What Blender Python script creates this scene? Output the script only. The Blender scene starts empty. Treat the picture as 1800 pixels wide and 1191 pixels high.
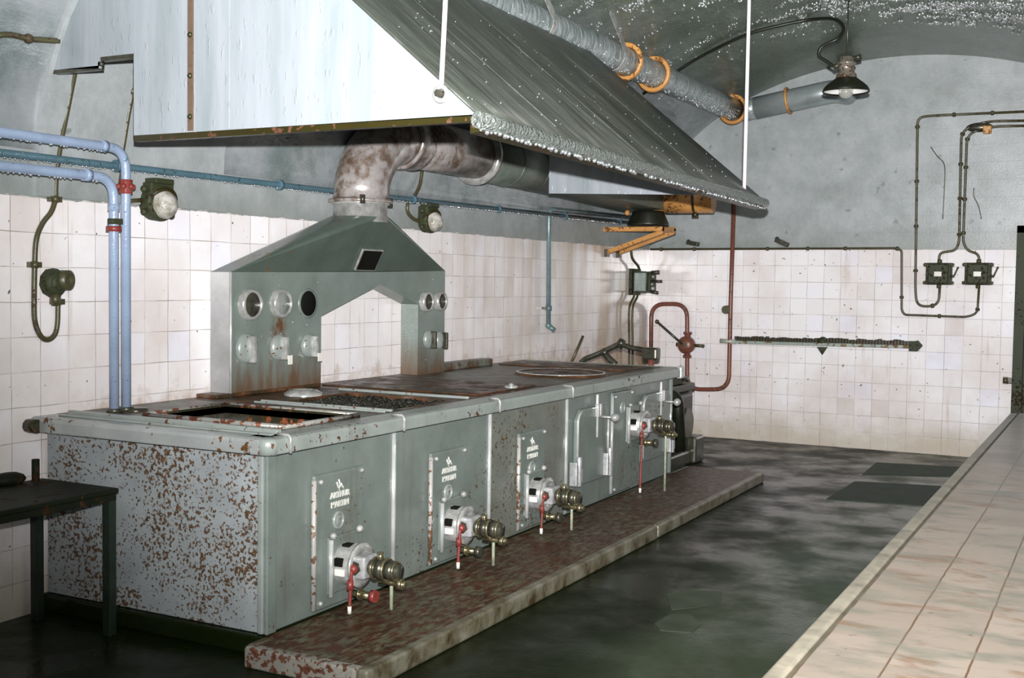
import bpy, bmesh, math, random
from mathutils import Vector, Matrix
random.seed(7)
S = bpy.context.scene
COL = S.collection
PI = math.pi
# ------------------------------------------------------------------ camera
YAW, PITCH, ROLL, FPX = 0.485, 0.0494, 0.0143, 2043.65
CAM = Vector((4.1528, 0.0, 1.4681))
cf = Vector((-math.sin(YAW)*math.cos(PITCH), math.cos(YAW)*math.cos(PITCH), -math.sin(PITCH)))
r0 = Vector((math.cos(YAW), math.sin(YAW), 0)); u0 = r0.cross(cf)
cr = r0*math.cos(ROLL)+u0*math.sin(ROLL); cu = cr.cross(cf)
cd = bpy.data.cameras.new('camera'); cam = bpy.data.objects.new('camera', cd); COL.objects.link(cam)
M4 = Matrix((cr, cu, -cf)).transposed().to_4x4(); M4.translation = CAM
cam.matrix_world = M4
cd.sensor_width = 36; cd.sensor_fit = 'HORIZONTAL'; cd.lens = FPX/1800*36; cd.clip_start = .05
S.camera = cam
# ------------------------------------------------------------------ light
w = bpy.data.worlds.new('world'); S.world = w; w.use_nodes = True
w.node_tree.nodes['Background'].inputs[0].default_value = (.6, .65, .7, 1)
w.node_tree.nodes['Background'].inputs[1].default_value = .05
def lamp(name, kind, loc, energy, color, target=None, **kw):
    l = bpy.data.lights.new(name, kind); l.energy = energy; l.color = color
    for k, v in kw.items(): setattr(l, k, v)
    o = bpy.data.objects.new(name, l); COL.objects.link(o); o.location = loc
    if target is not None: o.rotation_euler = (Vector(target)-Vector(loc)).to_track_quat('-Z', 'Y').to_euler()
    return o
# the photographer's flash, held 15 cm above the lens, beam centred on the far wall
lamp('camera_flash', 'SPOT', CAM+cu*.16+cr*.02, 4100, (1, .99, 1.0), (1.5, 10.7, 4.0), spot_size=1.7, spot_blend=1.0, shadow_soft_size=.02)
# an added fill lamp, unseen, that lifts the ambient light
lamp('fill_lamp', 'POINT', (3.2, 5.2, 3.0), 20, (1, .93, .85), shadow_soft_size=.12)
S.view_settings.view_transform = 'Standard'; S.view_settings.look = 'None'
S.view_settings.exposure = 0.0; S.view_settings.gamma = 1; S.view_settings.use_curve_mapping = False

# ------------------------------------------------------------------ helpers
AX, BZ, Z0, XC = 2.35, 1.5, 2.0, 2.35      # the vault: half ellipse over the 4.7 m wide room
BACK = 10.75
def vault_z(x, off=0):
    t = (x-XC)/(AX-off)
    return Z0+(BZ-off)*math.sqrt(max(0, 1-t*t))
def at(u, v, ax, val):
    d = cf+cr*((u-900)/FPX)-cu*((v-595.5)/FPX)
    return CAM+d*((val-CAM[ax])/d[ax])
def at_vault(u, v, off=.02):
    d = cf+cr*((u-900)/FPX)-cu*((v-595.5)/FPX)
    t = 1.0
    while t < 14:
        p = CAM+d*t
        if p.y > BACK-off: return at(u, v, 1, BACK-off)
        if p.z > Z0:
            if ((p.x-XC)/(AX-off))**2+((p.z-Z0)/(BZ-off))**2 > 1: return p
        elif p.x < off: return p
        t += .01
    return p
def at_plane(u, v, p0, n):
    d = cf+cr*((u-900)/FPX)-cu*((v-595.5)/FPX)
    return CAM+d*((Vector(p0)-CAM).dot(n)/d.dot(n))
V = Vector

class MB:
    def __init__(s): s.v = []; s.f = []; s.sm = []
    def add(s, vs, fs, smooth=False):
        b = len(s.v); s.v += [V(p) for p in vs]
        for f in fs: s.f.append([i+b for i in f]); s.sm.append(smooth)
        return s
    def box(s, a, b):
        x0, x1 = sorted((a[0], b[0])); y0, y1 = sorted((a[1], b[1])); z0, z1 = sorted((a[2], b[2]))
        return s.add([(x0,y0,z0),(x1,y0,z0),(x1,y1,z0),(x0,y1,z0),(x0,y0,z1),(x1,y0,z1),(x1,y1,z1),(x0,y1,z1)],
              [(0,3,2,1),(4,5,6,7),(0,1,5,4),(1,2,6,5),(2,3,7,6),(3,0,4,7)])
    def beam(s, a, b, wd, th, up=(0, 0, 1)):
        a = V(a); b = V(b); d = (b-a).normalized(); sd = d.cross(V(up))
        if sd.length < 1e-4: sd = d.cross(V((1, 0, 0)))
        sd.normalize(); n = sd.cross(d).normalized()
        c = [sd*wd/2+n*th/2, -sd*wd/2+n*th/2, -sd*wd/2-n*th/2, sd*wd/2-n*th/2]
        return s.add([a+k for k in c]+[b+k for k in c], [(3,2,1,0),(4,5,6,7),(0,1,5,4),(1,2,6,5),(2,3,7,6),(3,0,4,7)])
    def prism(s, poly, ex):
        n = len(poly); ex = V(ex); p = [V(q) for q in poly]
        return s.add(p+[q+ex for q in p], [list(range(n))[::-1], list(range(n, 2*n))]+[(i, (i+1) % n, n+(i+1) % n, n+i) for i in range(n)])
    def sweep(s, path, r, n=12, caps=True, rs=None):
        path = [V(p) for p in path]; m = len(path); vs = []; fs = []
        t = [(path[min(i+1, m-1)]-path[max(i-1, 0)]).normalized() for i in range(m)]
        a = t[0].orthogonal().normalized()
        for i in range(m):
            a = (a-t[i]*a.dot(t[i])).normalized(); b = t[i].cross(a); rr = rs[i] if rs else r
            for k in range(n):
                q = 2*PI*k/n; vs.append(path[i]+(a*math.cos(q)+b*math.sin(q))*rr)
        for i in range(m-1):
            for k in range(n): fs.append((i*n+k, i*n+(k+1) % n, (i+1)*n+(k+1) % n, (i+1)*n+k))
        s.add(vs, fs, True)
        if caps:
            s.add(vs[:n], [list(range(n))[::-1]]); s.add(vs[-n:], [list(range(n))])
        return s
    def cyl(s, a, b, r, r2=None, n=20):
        return s.sweep([a, b], r, n, True, [r, r2 if r2 is not None else r])
    def tube(s, pts, r, fil=.05, n=10):
        return s.sweep(fillet(pts, fil), r, n)
    def lathe(s, org, axis, prof, n=24):
        # profile: (distance along the axis, radius)
        o = V(org); t = V(axis).normalized(); a = t.orthogonal().normalized(); b = t.cross(a); vs = []; fs = []
        for (d, r) in prof:
            for k in range(n):
                q = 2*PI*k/n; vs.append(o+t*d+(a*math.cos(q)+b*math.sin(q))*max(r, 1e-4))
        for i in range(len(prof)-1):
            for k in range(n): fs.append((i*n+k, i*n+(k+1) % n, (i+1)*n+(k+1) % n, (i+1)*n+k))
        s.add(vs, fs, True)
        return s
    def ring(s, c, axis, R, r, n=28, m=8, a0=0, a1=2*PI):
        c = V(c); t = V(axis).normalized(); a = t.orthogonal().normalized(); b = t.cross(a)
        full = abs(a1-a0-2*PI) < 1e-6; k = n if full else n+1; vs = []; fs = []
        for i in range(k):
            q = a0+(a1-a0)*i/n; d = a*math.cos(q)+b*math.sin(q)
            for j in range(m):
                w_ = 2*PI*j/m; vs.append(c+d*(R+r*math.cos(w_))+t*r*math.sin(w_))
        for i in range(n):
            i2 = (i+1) % k
            for j in range(m): fs.append((i*m+j, i2*m+j, i2*m+(j+1) % m, i*m+(j+1) % m))
        return s.add(vs, fs, True)
    def ball(s, c, r, n=16, sc=(1, 1, 1)):
        vs = []; fs = []; m = n//2
        for i in range(m+1):
            for k in range(n):
                th = PI*i/m; q = 2*PI*k/n
                vs.append(V(c)+V((r*sc[0]*math.sin(th)*math.cos(q), r*sc[1]*math.sin(th)*math.sin(q), r*sc[2]*math.cos(th))))
        for i in range(m):
            for k in range(n): fs.append((i*n+k, (i+1)*n+k, (i+1)*n+(k+1) % n, i*n+(k+1) % n))
        return s.add(vs, fs, True)
    def build(s, name, mat, parent=None, bevel=0, kind=None, label=None, at=None, seg=2):
        me = bpy.data.meshes.new(name)
        org = V((0, 0, 0))
        if at is not None: org = V(at)
        elif parent is not None: org = V(parent.get('_org', (0, 0, 0)))
        me.from_pydata([p-org for p in s.v], [], s.f)
        me.polygons.foreach_set('use_smooth', s.sm)
        bm = bmesh.new(); bm.from_mesh(me); bmesh.ops.remove_doubles(bm, verts=bm.verts, dist=1e-5)
        bmesh.ops.recalc_face_normals(bm, faces=bm.faces)
        bm.to_mesh(me); bm.free(); me.update()
        me.materials.append(mat)
        o = bpy.data.objects.new(name, me); COL.objects.link(o)
        if parent is None: o.location = org
        else:
            o.parent = parent; o.location = org-V(parent.get('_org', (0, 0, 0)))
        o['_org'] = tuple(org)
        if bevel:
            b = o.modifiers.new('bevel', 'BEVEL'); b.width = bevel; b.segments = seg; b.limit_method = 'ANGLE'; b.angle_limit = math.radians(40)
        if kind: o['kind'] = kind
        if label: o['label'] = label
        return o

def each(items, name, mat, parent, bevel=0):
    for m_ in items: m_.build(name, mat, parent, bevel=bevel)
def fillet(pts, rad, k=6):
    pts = [V(p) for p in pts]
    if len(pts) < 3: return pts
    out = [pts[0]]
    for i in range(1, len(pts)-1):
        a, b, c = pts[i-1], pts[i], pts[i+1]
        d1 = (a-b); d2 = (c-b); r = min(rad, d1.length*.49, d2.length*.49)
        p = b+d1.normalized()*r; q = b+d2.normalized()*r
        for j in range(k+1):
            t = j/k; out.append(p*(1-t)**2+b*2*t*(1-t)+q*t*t)
    out.append(pts[-1])
    o2 = [out[0]]
    for p in out[1:]:
        if (p-o2[-1]).length > 1e-4: o2.append(p)
    return o2
def catmull(pts, k=8):
    p = [V(q) for q in pts]; p = [p[0]*2-p[1]]+p+[p[-1]*2-p[-2]]; out = []
    for i in range(1, len(p)-2):
        for j in range(k):
            t = j/k
            out.append(.5*((2*p[i])+(p[i+1]-p[i-1])*t+(2*p[i-1]-5*p[i]+4*p[i+1]-p[i+2])*t*t+(3*p[i]-p[i-1]-3*p[i+1]+p[i+2])*t**3))
    out.append(p[-2]); return out
def tag(o, label, cat, group=None):
    o['label'] = label; o['category'] = cat
    if group: o['group'] = group
    return o
def thing(name, loc, label, cat, group=None):
    o = bpy.data.objects.new(name, None); COL.objects.link(o); o.location = loc; o['_org'] = tuple(loc)
    o.empty_display_size = .1
    return tag(o, label, cat, group)

# ------------------------------------------------------------------ materials
class NT:
    def __init__(s, name):
        s.m = bpy.data.materials.new(name); s.m.use_nodes = True; s.t = s.m.node_tree; s.n = s.t.nodes
        s.b = s.n['Principled BSDF']; s.c = s.n.new('ShaderNodeTexCoord').outputs['Object']
    def L(s, a, b): s.t.links.new(a, b)
    def setin(s, node, key, val):
        i = node.inputs[key]
        if hasattr(val, 'is_output') or isinstance(val, bpy.types.NodeSocket): s.L(val, i)
        else: i.default_value = val
    def P(s, **kw):
        for k, v in kw.items():
            s.setin(s.b, {'col': 'Base Color', 'rough': 'Roughness', 'metal': 'Metallic', 'spec': 'Specular IOR Level', 'nrm': 'Normal', 'coat': 'Coat Weight', 'coatr': 'Coat Roughness', 'trans': 'Transmission Weight', 'alpha': 'Alpha'}[k], v)
        return s
    def noise(s, sc, det=4, rough=.6, vec=None, scale3=None, dist=0):
        v = vec if vec is not None else s.c
        if scale3:
            mp = s.n.new('ShaderNodeMapping'); s.L(v, mp.inputs[0]); mp.inputs['Scale'].default_value = scale3; v = mp.outputs[0]
        n = s.n.new('ShaderNodeTexNoise'); s.L(v, n.inputs['Vector']); n.inputs['Scale'].default_value = sc
        n.inputs['Detail'].default_value = det; n.inputs['Roughness'].default_value = rough; n.inputs['Distortion'].default_value = dist
        return n.outputs['Fac']
    def ramp(s, fac, stops, interp='LINEAR'):
        r = s.n.new('ShaderNodeValToRGB'); s.L(fac, r.inputs[0]); e = r.color_ramp; e.interpolation = interp
        while len(e.elements) < len(stops): e.elements.new(.5)
        for i, (p, c) in enumerate(stops):
            e.elements[i].position = p; e.elements[i].color = (c, c, c, 1) if isinstance(c, (int, float)) else (*c, 1)
        return r.outputs['Color']
    def math(s, op, a, b=0, clamp=False):
        m = s.n.new('ShaderNodeMath'); m.operation = op; m.use_clamp = clamp; s.setin(m, 0, a); s.setin(m, 1, b); return m.outputs[0]
    def mix(s, f, a, b, mode='MIX'):
        m = s.n.new('ShaderNodeMix'); m.data_type = 'RGBA'; m.blend_type = mode
        s.setin(m, 0, f)
        for i, q in ((6, a), (7, b)):
            s.setin(m, i, q if not isinstance(q, tuple) else (*q[:3], 1))
        return m.outputs[2]
    def sep(s):
        x = s.n.new('ShaderNodeSeparateXYZ'); s.L(s.c, x.inputs[0]); return x.outputs
    def comb(s, x, y, z=0.0):
        c = s.n.new('ShaderNodeCombineXYZ'); s.setin(c, 0, x); s.setin(c, 1, y); s.setin(c, 2, z); return c.outputs[0]
    def bump(s, h, st=.3, d=.01):
        b = s.n.new('ShaderNodeBump'); s.L(h, b.inputs['Height']); s.setin(b, 'Strength', st); b.inputs['Distance'].default_value = d
        s.P(nrm=b.outputs[0]); return b.outputs[0]

def sm(name, col, rough=.5, metal=0., spec=.5, var=.25, sc=9, bump=.15, coat=0.):
    """plain paint or metal with grime variation"""
    t = NT(name); n = t.noise(sc, 5); d = tuple(c*(1-var) for c in col); l = tuple(min(1, c*(1+var*.6)) for c in col)
    t.P(col=t.ramp(n, [(.3, d), (.7, l)]), rough=rough, metal=metal, spec=spec, coat=coat)
    if bump: t.bump(t.noise(sc*9, 3), bump, .003)
    return t.m
def rusty(name, paint, rust=(.13, .045, .012), amount=.5, sc=30, rough=.35, metal=0., streak=True, spec=.5, big=2.2, wet=.25):
    t = NT(name)
    base = t.ramp(t.noise(5, 5), [(.3, tuple(c*.8 for c in paint)), (.7, tuple(min(1, c*1.12) for c in paint))])
    speck = t.noise(sc, 3, .55); area = t.noise(big, 3, .5)
    s_ = t.math('ADD', speck, t.math('MULTIPLY', t.math('SUBTRACT', area, .5), .55))
    f = t.ramp(s_, [(.72-amount*.2, 0), (.755-amount*.2, 1)])
    if streak:
        st = t.ramp(t.noise(10, 3, .5, scale3=(1, 1, .1)), [(.60, 0), (.78, .35)])
        f = t.math('MAXIMUM', f, st)
    rc = t.ramp(t.noise(60, 3), [(.3, tuple(c*.35 for c in rust)), (.7, tuple(min(1, c*1.1) for c in rust))])
    t.P(col=t.mix(f, base, rc), rough=t.math('ADD', t.math('MULTIPLY', f, .35), rough), metal=metal, spec=spec)
    t.bump(t.math('ADD', t.noise(sc*4, 3), t.math('MULTIPLY', f, .5)), wet, .003)
    return t.m

def tile_wall(name, axis, phase):
    t = NT(name); x, y, z = t.sep()
    h = (x, y)[axis]
    zz = t.math('ADD', z, 0.0); u = t.math('SUBTRACT', h, phase)
    wob = t.math('MULTIPLY', t.math('SUBTRACT', t.noise(3, 2), .5), .012)
    br = t.n.new('ShaderNodeTexBrick'); br.offset = 0; br.squash = 1
    t.L(t.comb(t.math('ADD', u, wob), t.math('ADD', zz, wob)), br.inputs['Vector'])
    br.inputs['Scale'].default_value = 1; br.inputs['Brick Width'].default_value = .1515; br.inputs['Row Height'].default_value = .15
    br.inputs['Mortar Size'].default_value = .0021; br.inputs['Mortar Smooth'].default_value = .3; br.inputs['Bias'].default_value = 0
    br.inputs['Color1'].default_value = (0, 0, 0, 1); br.inputs['Color2'].default_value = (1, 1, 1, 1)
    br.inputs['Mortar'].default_value = (.5, .5, .5, 1)
    tilec = t.ramp(br.outputs['Color'], [(0, (.70, .66, .65)), (.12, (.78, .755, .76)), (.85, (.82, .80, .81)), (1, (.79, .79, .87))])
    # dirt: general blotches, fine vertical runs, brown toward wet places
    blot = t.ramp(t.noise(1.6, 5, .6), [(.35, (.84, .79, .75)), (.6, (1, 1, 1))])
    tilec = t.mix(1, tilec, blot, 'MULTIPLY')
    runs = t.ramp(t.noise(13, 4, .65, scale3=(1, 1, .07)), [(.61, 0), (.76, .55)])
    tilec = t.mix(runs, tilec, (.42, .29, .18))
    pit = t.ramp(t.noise(34, 2, .4), [(.735, 0), (.755, .9)])
    tilec = t.mix(pit, tilec, (.06, .06, .035))
    if axis == 1:
        low = t.ramp(t.math('ADD', t.math('MULTIPLY', z, .5), t.math('MULTIPLY', t.noise(9, 4), .22)), [(.50, .7), (.57, 0)])
        far = t.ramp(t.math('MULTIPLY', y, .1), [(.56, .0), (.95, .75)])
        brown = t.math('MULTIPLY', far, t.ramp(t.noise(4, 4, .6, scale3=(1, 1, .15)), [(.42, .1), (.62, 1)]))
        stove_side = t.ramp(t.math('MULTIPLY', y, .1), [(.36, 0), (.38, 1)])
        low = t.math('MULTIPLY', low, stove_side)
        tilec = t.mix(low, tilec, (.36, .22, .11)); tilec = t.mix(brown, tilec, (.43, .31, .19))
    lo2 = t.ramp(t.math('ADD', z, t.math('MULTIPLY', t.noise(4, 4), .5)), [(.3, .7), (.62, 0)])
    tilec = t.mix(lo2, tilec, (.42, .36, .26))
    mort = t.mix(t.ramp(t.noise(5, 3), [(.35, 0), (.65, 1)]), (.62, .58, .56), (.28, .24, .20))
    tilec = t.mix(br.outputs['Fac'], tilec, mort)
    n1 = t.noise(3.5, 6, .65); n2 = t.noise(30, 4, .6)
    plc = t.ramp(t.math('ADD', t.math('MULTIPLY', n1, .8), t.math('MULTIPLY', n2, .2)), [(.3, (.225, .25, .245)), (.5, (.31, .335, .335)), (.7, (.40, .42, .43))])
    spots = t.ramp(t.noise(9, 3, .5), [(.68, 0), (.72, .6)])
    plc = t.mix(spots, plc, (.12, .14, .12))
    band = t.ramp(t.math('ADD', z, t.math('MULTIPLY', t.noise(6, 3), .1)), [(.0, 0), (1, 0)])
    dk = t.n.new('ShaderNodeMapRange'); t.L(t.math('ADD', z, t.math('MULTIPLY', t.noise(7, 4), .16)), dk.inputs[0])
    dk.inputs[1].default_value = 1.88; dk.inputs[2].default_value = 2.1; dk.inputs[3].default_value = .55; dk.inputs[4].default_value = 0
    plc = t.mix(dk.outputs[0], plc, (.17, .19, .165))
    edge = t.math('ADD', z, t.math('MULTIPLY', t.math('SUBTRACT', t.noise(14, 3), .5), .04 if axis else .015))
    m = t.math('GREATER_THAN', edge, 1.80)
    t.P(col=t.mix(m, tilec, plc), rough=t.math('ADD', t.math('MULTIPLY', m, .22), .16), spec=.5)
    hgt = t.math('SUBTRACT', t.math('MULTIPLY', t.noise(60, 4), t.math('ADD', t.math('MULTIPLY', m, .9), .08)), t.math('MULTIPLY', br.outputs['Fac'], .5))
    t.bump(hgt, .35, .004)
    return t.m

M = {}
M['tile_left'] = tile_wall('white_wall_tiles_side', 1, 3.3475)
M['tile_back'] = tile_wall('white_wall_tiles_end', 0, .946)
# plastered vault, beaded with condensation
t = NT('wet_vault_plaster')
c1 = t.ramp(t.noise(1.8, 6, .65), [(.3, (.07, .10, .06)), (.52, (.12, .155, .11)), (.72, (.19, .225, .185))])
c1 = t.mix(t.ramp(t.noise(9, 4, .6, scale3=(1, .25, 1)), [(.5, 0), (.75, .35)]), c1, (.06, .08, .06))
x, y, z = t.sep(); sidem = t.ramp(t.math('ADD', t.math('MULTIPLY', x, .3), t.math('MULTIPLY', t.noise(3, 3), .12)), [(.24, 1), (.42, 0)])
plc = t.ramp(t.noise(2.2, 6, .65), [(.35, (.13, .165, .16)), (.5, (.24, .265, .27)), (.7, (.33, .345, .36))])
c1 = t.mix(sidem, c1, plc)
t.P(col=c1, rough=.15, spec=.9)
lines = t.ramp(t.noise(3.5, 4, .6, scale3=(1, .35, 1)), [(.38, .25), (.62, 1)])
drop = t.ramp(t.noise(95, 2, .5), [(.45, 0), (.62, 1)])
t.bump(t.math('ADD', t.math('MULTIPLY', t.math('MULTIPLY', drop, lines), t.math('SUBTRACT', 1.05, sidem)), t.math('MULTIPLY', t.noise(10, 3, .6, scale3=(1, .3, 1)), .8)), .7, .02)
M['vault'] = t.m
# floor
t = NT('wet_dark_concrete'); x, y, z = t.sep()
c1 = t.ramp(t.noise(1.3, 6, .62, scale3=(1.4, .7, 1)), [(.28, (.024, .034, .012)), (.45, (.036, .050, .026)), (.6, (.05, .070, .042)), (.78, (.09, .115, .08))])
c1 = t.mix(t.ramp(t.noise(16, 4), [(.4, .35), (.7, 0)]), c1, (.03, .035, .02))
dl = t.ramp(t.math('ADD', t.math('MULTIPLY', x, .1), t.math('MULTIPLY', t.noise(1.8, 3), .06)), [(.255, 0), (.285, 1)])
c1 = t.mix(dl, (.006, .010, .002), c1)  # dark hood reflection and plinth shade painted near-black on the range side
t.P(col=c1, rough=t.ramp(t.noise(2.2, 4), [(.4, .2), (.62, .55)]), spec=.2); t.bump(t.noise(40, 4), .35, .004)
M['floor'] = t.m
# enamelled range panels
M['enamel_end'] = rusty('grey_enamel_end_rust', (.27, .295, .30), (.105, .055, .024), .82, 78, .33, big=2.6, streak=False)
M['enamel'] = rusty('grey_green_enamel', (.145, .172, .155), (.09, .05, .02), .16, 45, .22)
M['enamel_red'] = rusty('rust_run_enamel', (.14, .152, .128), (.10, .045, .018), .42, 50, .25, big=3)
M['trim'] = sm('chromed_strip', (.50, .51, .50), .2, .35, var=.25)
M['trim_dull'] = rusty('worn_lip_metal', (.27, .30, .28), (.12, .05, .018), .3, 40, .28, .2)
M['steel'] = sm('bright_steel', (.42, .42, .40), .2, .4, var=.4, sc=20)
M['brass'] = sm('wet_brass', (.33, .29, .17), .2, .85, var=.5, sc=25)
M['bronze'] = sm('dark_greasy_metal', (.07, .068, .05), .3, .5, var=.5, sc=20)
M['red'] = rusty('flaking_red_paint', (.20, .03, .025), (.12, .06, .03), .6, 60, .35, streak=False)
M['redpipe'] = rusty('dull_red_oxide_pipe', (.17, .055, .035), (.09, .05, .03), .6, 40, .35, streak=False)
M['blue'] = rusty('wet_blue_pipe_paint', (.25, .32, .44), (.11, .2, .24), .25, 40, .18, streak=False, wet=.5)
M['teal'] = rusty('wet_teal_pipe_paint', (.065, .125, .155), (.05, .08, .06), .4, 40, .16, streak=False, wet=.9)
M['black'] = sm('black_paint', (.010, .012, .006), .4, .1, var=.4)
M['void'] = sm('sooty_black', (.006, .006, .005), .8, 0, spec=.1, bump=0)
M['green_cast'] = rusty('dark_green_cast_iron', (.030, .037, .016), (.03, .02, .008), .5, 40, .6, streak=False, spec=.3, wet=.1)
M['conduit'] = rusty('olive_conduit_lead', (.058, .054, .022), (.06, .03, .014), .6, 35, .38, streak=False)
M['orange'] = rusty('orange_primer', (.52, .25, .07), (.2, .08, .02), .6, 40, .4, streak=False)
M['white_lab'] = sm('cream_label', (.7, .68, .62), .3, var=.1)
M['white_rod'] = sm('white_painted_rod', (.72, .68, .7), .25, 0, var=.1)
M['glass'] = None
g = NT('lamp_glass'); g.P(col=(.85, .85, .8, 1), rough=.08, trans=.85, spec=.5); M['glass'] = g.m
g = NT('frosted_dirty_glass'); g.P(col=g.ramp(g.noise(20, 4), [(.35, (.25, .23, .16)), (.65, (.62, .6, .56))]), rough=.12, trans=.25); g.bump(g.noise(40, 2), .5, .01); M['glassd'] = g.m
# galvanised hood, bright end
t = NT('painted_sheet_end'); c1 = t.ramp(t.noise(2.5, 5, .6, scale3=(3, 1, .35)), [(.3, (.22, .26, .27)), (.6, (.32, .345, .375))])
c1 = t.mix(t.ramp(t.noise(18, 4, .6, scale3=(1, 1, .06)), [(.55, 0), (.75, .35)]), c1, (.40, .41, .445))
t.P(col=c1, rough=.3, metal=.1); t.bump(t.ramp(t.noise(55, 3, .6, scale3=(1, 1, .25)), [(.62, 0), (.72, 1)]), .5, .004); M['hood_end'] = t.m
# hood slope: dark wet sheet with runs down the slope
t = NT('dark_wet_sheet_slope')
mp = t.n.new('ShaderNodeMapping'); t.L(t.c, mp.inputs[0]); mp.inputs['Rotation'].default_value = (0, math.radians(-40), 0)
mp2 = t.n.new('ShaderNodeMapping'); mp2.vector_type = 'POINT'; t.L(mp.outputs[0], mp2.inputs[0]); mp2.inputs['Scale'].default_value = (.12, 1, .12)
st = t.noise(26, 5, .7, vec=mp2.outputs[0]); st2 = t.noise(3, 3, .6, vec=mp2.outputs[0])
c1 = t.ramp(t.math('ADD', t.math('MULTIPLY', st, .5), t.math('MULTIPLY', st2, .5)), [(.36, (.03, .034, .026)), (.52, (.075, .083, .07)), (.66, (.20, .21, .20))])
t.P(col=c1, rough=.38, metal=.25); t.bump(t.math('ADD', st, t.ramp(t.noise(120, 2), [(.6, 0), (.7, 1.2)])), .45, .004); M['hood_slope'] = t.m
t = NT('beaded_wet_lip'); t.P(col=(.17, .19, .175, 1), rough=.13, metal=.45); t.bump(t.noise(55, 2, .5), 1, .03); M['lip'] = t.m
# ducts
t = NT('stained_galvanised_duct'); n1 = t.noise(6, 6, .65); n2 = t.noise(28, 4, .6)
c1 = t.ramp(t.math('ADD', t.math('MULTIPLY', n1, .7), t.math('MULTIPLY', n2, .3)), [(.36, (.085, .05, .03)), (.45, (.20, .15, .12)), (.52, (.34, .31, .29)), (.68, (.46, .44, .43))])
t.P(col=c1, rough=.28, metal=.35); t.bump(n2, .35, .006); M['duct'] = t.m
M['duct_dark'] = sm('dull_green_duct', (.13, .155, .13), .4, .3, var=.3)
t = NT('crimped_wet_foil_duct'); wv = t.noise(9, 4, .6, scale3=(1, 3.2, 1)); t.P(col=t.ramp(wv, [(.3, (.16, .22, .21)), (.65, (.50, .55, .56))]), rough=.18, metal=.4); t.bump(t.math('ADD', wv, t.math('MULTIPLY', t.noise(60, 2), .3)), .7, .02); M['foil'] = t.m
# range top
t = NT('rusty_hotplate_top'); c1 = t.ramp(t.noise(7, 6, .65), [(.3, (.016, .010, .004)), (.46, (.045, .028, .012)), (.58, (.095, .032, .011)), (.75, (.15, .13, .09))])
t.P(col=c1, rough=t.ramp(t.noise(9, 4), [(.4, .25), (.65, .6)]), spec=.3); t.bump(t.noise(60, 5, .7), .7, .008); M['top'] = t.m
t = NT('worn_top_metal'); c1 = t.ramp(t.noise(6, 6, .65), [(.33, (.05, .05, .03)), (.5, (.115, .125, .10)), (.68, (.20, .22, .195))])
c1 = t.mix(t.ramp(t.noise(11, 4), [(.47, 0), (.6, .9)]), c1, (.085, .032, .010))
t.P(col=c1, rough=.4, metal=.0, spec=.35); t.bump(t.noise(50, 4), .4, .004); M['top2'] = t.m
t = NT('wet_charred_griddle'); t.P(col=t.ramp(t.noise(50, 4), [(.4, (.012, .012, .008)), (.7, (.05, .045, .03))]), rough=.1, spec=.9); t.bump(t.noise(75, 3, .6), 1, .02); M['coal'] = t.m
# plinth
t = NT('rusty_plinth_top'); a_ = t.noise(17, 6, .72, scale3=(2.2, .8, 1), dist=.3); f = t.ramp(a_, [(.44, 0), (.60, 1)])
br_ = t.ramp(t.noise(8, 4), [(.3, (.028, .007, .003)), (.7, (.085, .022, .010))]); c1 = t.mix(f, br_, t.ramp(t.noise(12, 4), [(.3, (.07, .07, .035)), (.7, (.15, .145, .09))]))
c1 = t.mix(t.ramp(t.noise(2.2, 4), [(.5, 0), (.66, .7)]), c1, (.06, .02, .008))
t.P(col=c1, rough=.4, spec=.2); t.bump(a_, .6, .006); M['plinth'] = t.m
t = NT('chipped_plinth_edge'); c1 = t.ramp(t.noise(9, 5, .6), [(.33, (.05, .03, .014)), (.45, (.105, .095, .06)), (.7, (.20, .19, .145))])
t.P(col=c1, rough=.35); t.bump(t.noise(30, 5), .6, .008); M['plinth_edge'] = t.m
# counter
t = NT('stained_counter_tiles'); x, y, z = t.sep()
wobc = t.math('MULTIPLY', t.math('SUBTRACT', t.noise(9, 2), .5), .006)
def grout(co, off, wd, th):
    u_ = t.math('DIVIDE', t.math('ADD', t.math('SUBTRACT', co, off), wobc), wd); f_ = t.math('FRACT', t.math('ADD', u_, .5)); return t.math('LESS_THAN', t.math('ABSOLUTE', t.math('SUBTRACT', f_, .5)), th/wd)
g1 = grout(x, 3.634-4.1, .141, .0022); g2 = grout(y, 0.0, .152, .0012)
tid = t.n.new('ShaderNodeTexWhiteNoise'); tid.noise_dimensions = '2D'
t.L(t.comb(t.math('FLOOR', t.math('DIVIDE', t.math('SUBTRACT', x, 3.634-4.1), .141)), t.math('FLOOR', t.math('DIVIDE', y, .152))), tid.inputs['Vector'])
base = t.ramp(tid.outputs['Value'], [(0, (.185, .15, .12)), (1, (.225, .185, .15))])
base = t.mix(t.math('MULTIPLY', g2, .35), base, (.12, .08, .05)); gr = t.math('MAXIMUM', g1, t.math('MULTIPLY', g2, .3))
base = t.mix(g1, base, (.085, .045, .022))
c1 = t.mix(t.ramp(t.noise(5.5, 6, .65, scale3=(.8, 1.6, 1)), [(.47, 0), (.62, .8)]), base, (.11, .11, .085))
c1 = t.mix(t.ramp(t.noise(7, 5, .65, dist=.8, scale3=(.8, 1.8, 1)), [(.54, 0), (.66, .7)]), c1, (.13, .07, .035))
c1 = t.mix(t.ramp(t.noise(30, 3), [(.70, 0), (.74, .7)]), c1, (.08, .05, .03))
t.P(col=c1, rough=.3, spec=.45); t.bump(t.math('SUBTRACT', t.noise(25, 4), gr), .2, .003); M['counter'] = t.m
M['rim'] = sm('worn_cream_rim', (.19, .17, .13), .35, 0, var=.4, sc=14)
M['rimdark'] = sm('grimy_gap', (.06, .05, .03), .6, 0, var=.5, sc=14)
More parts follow.
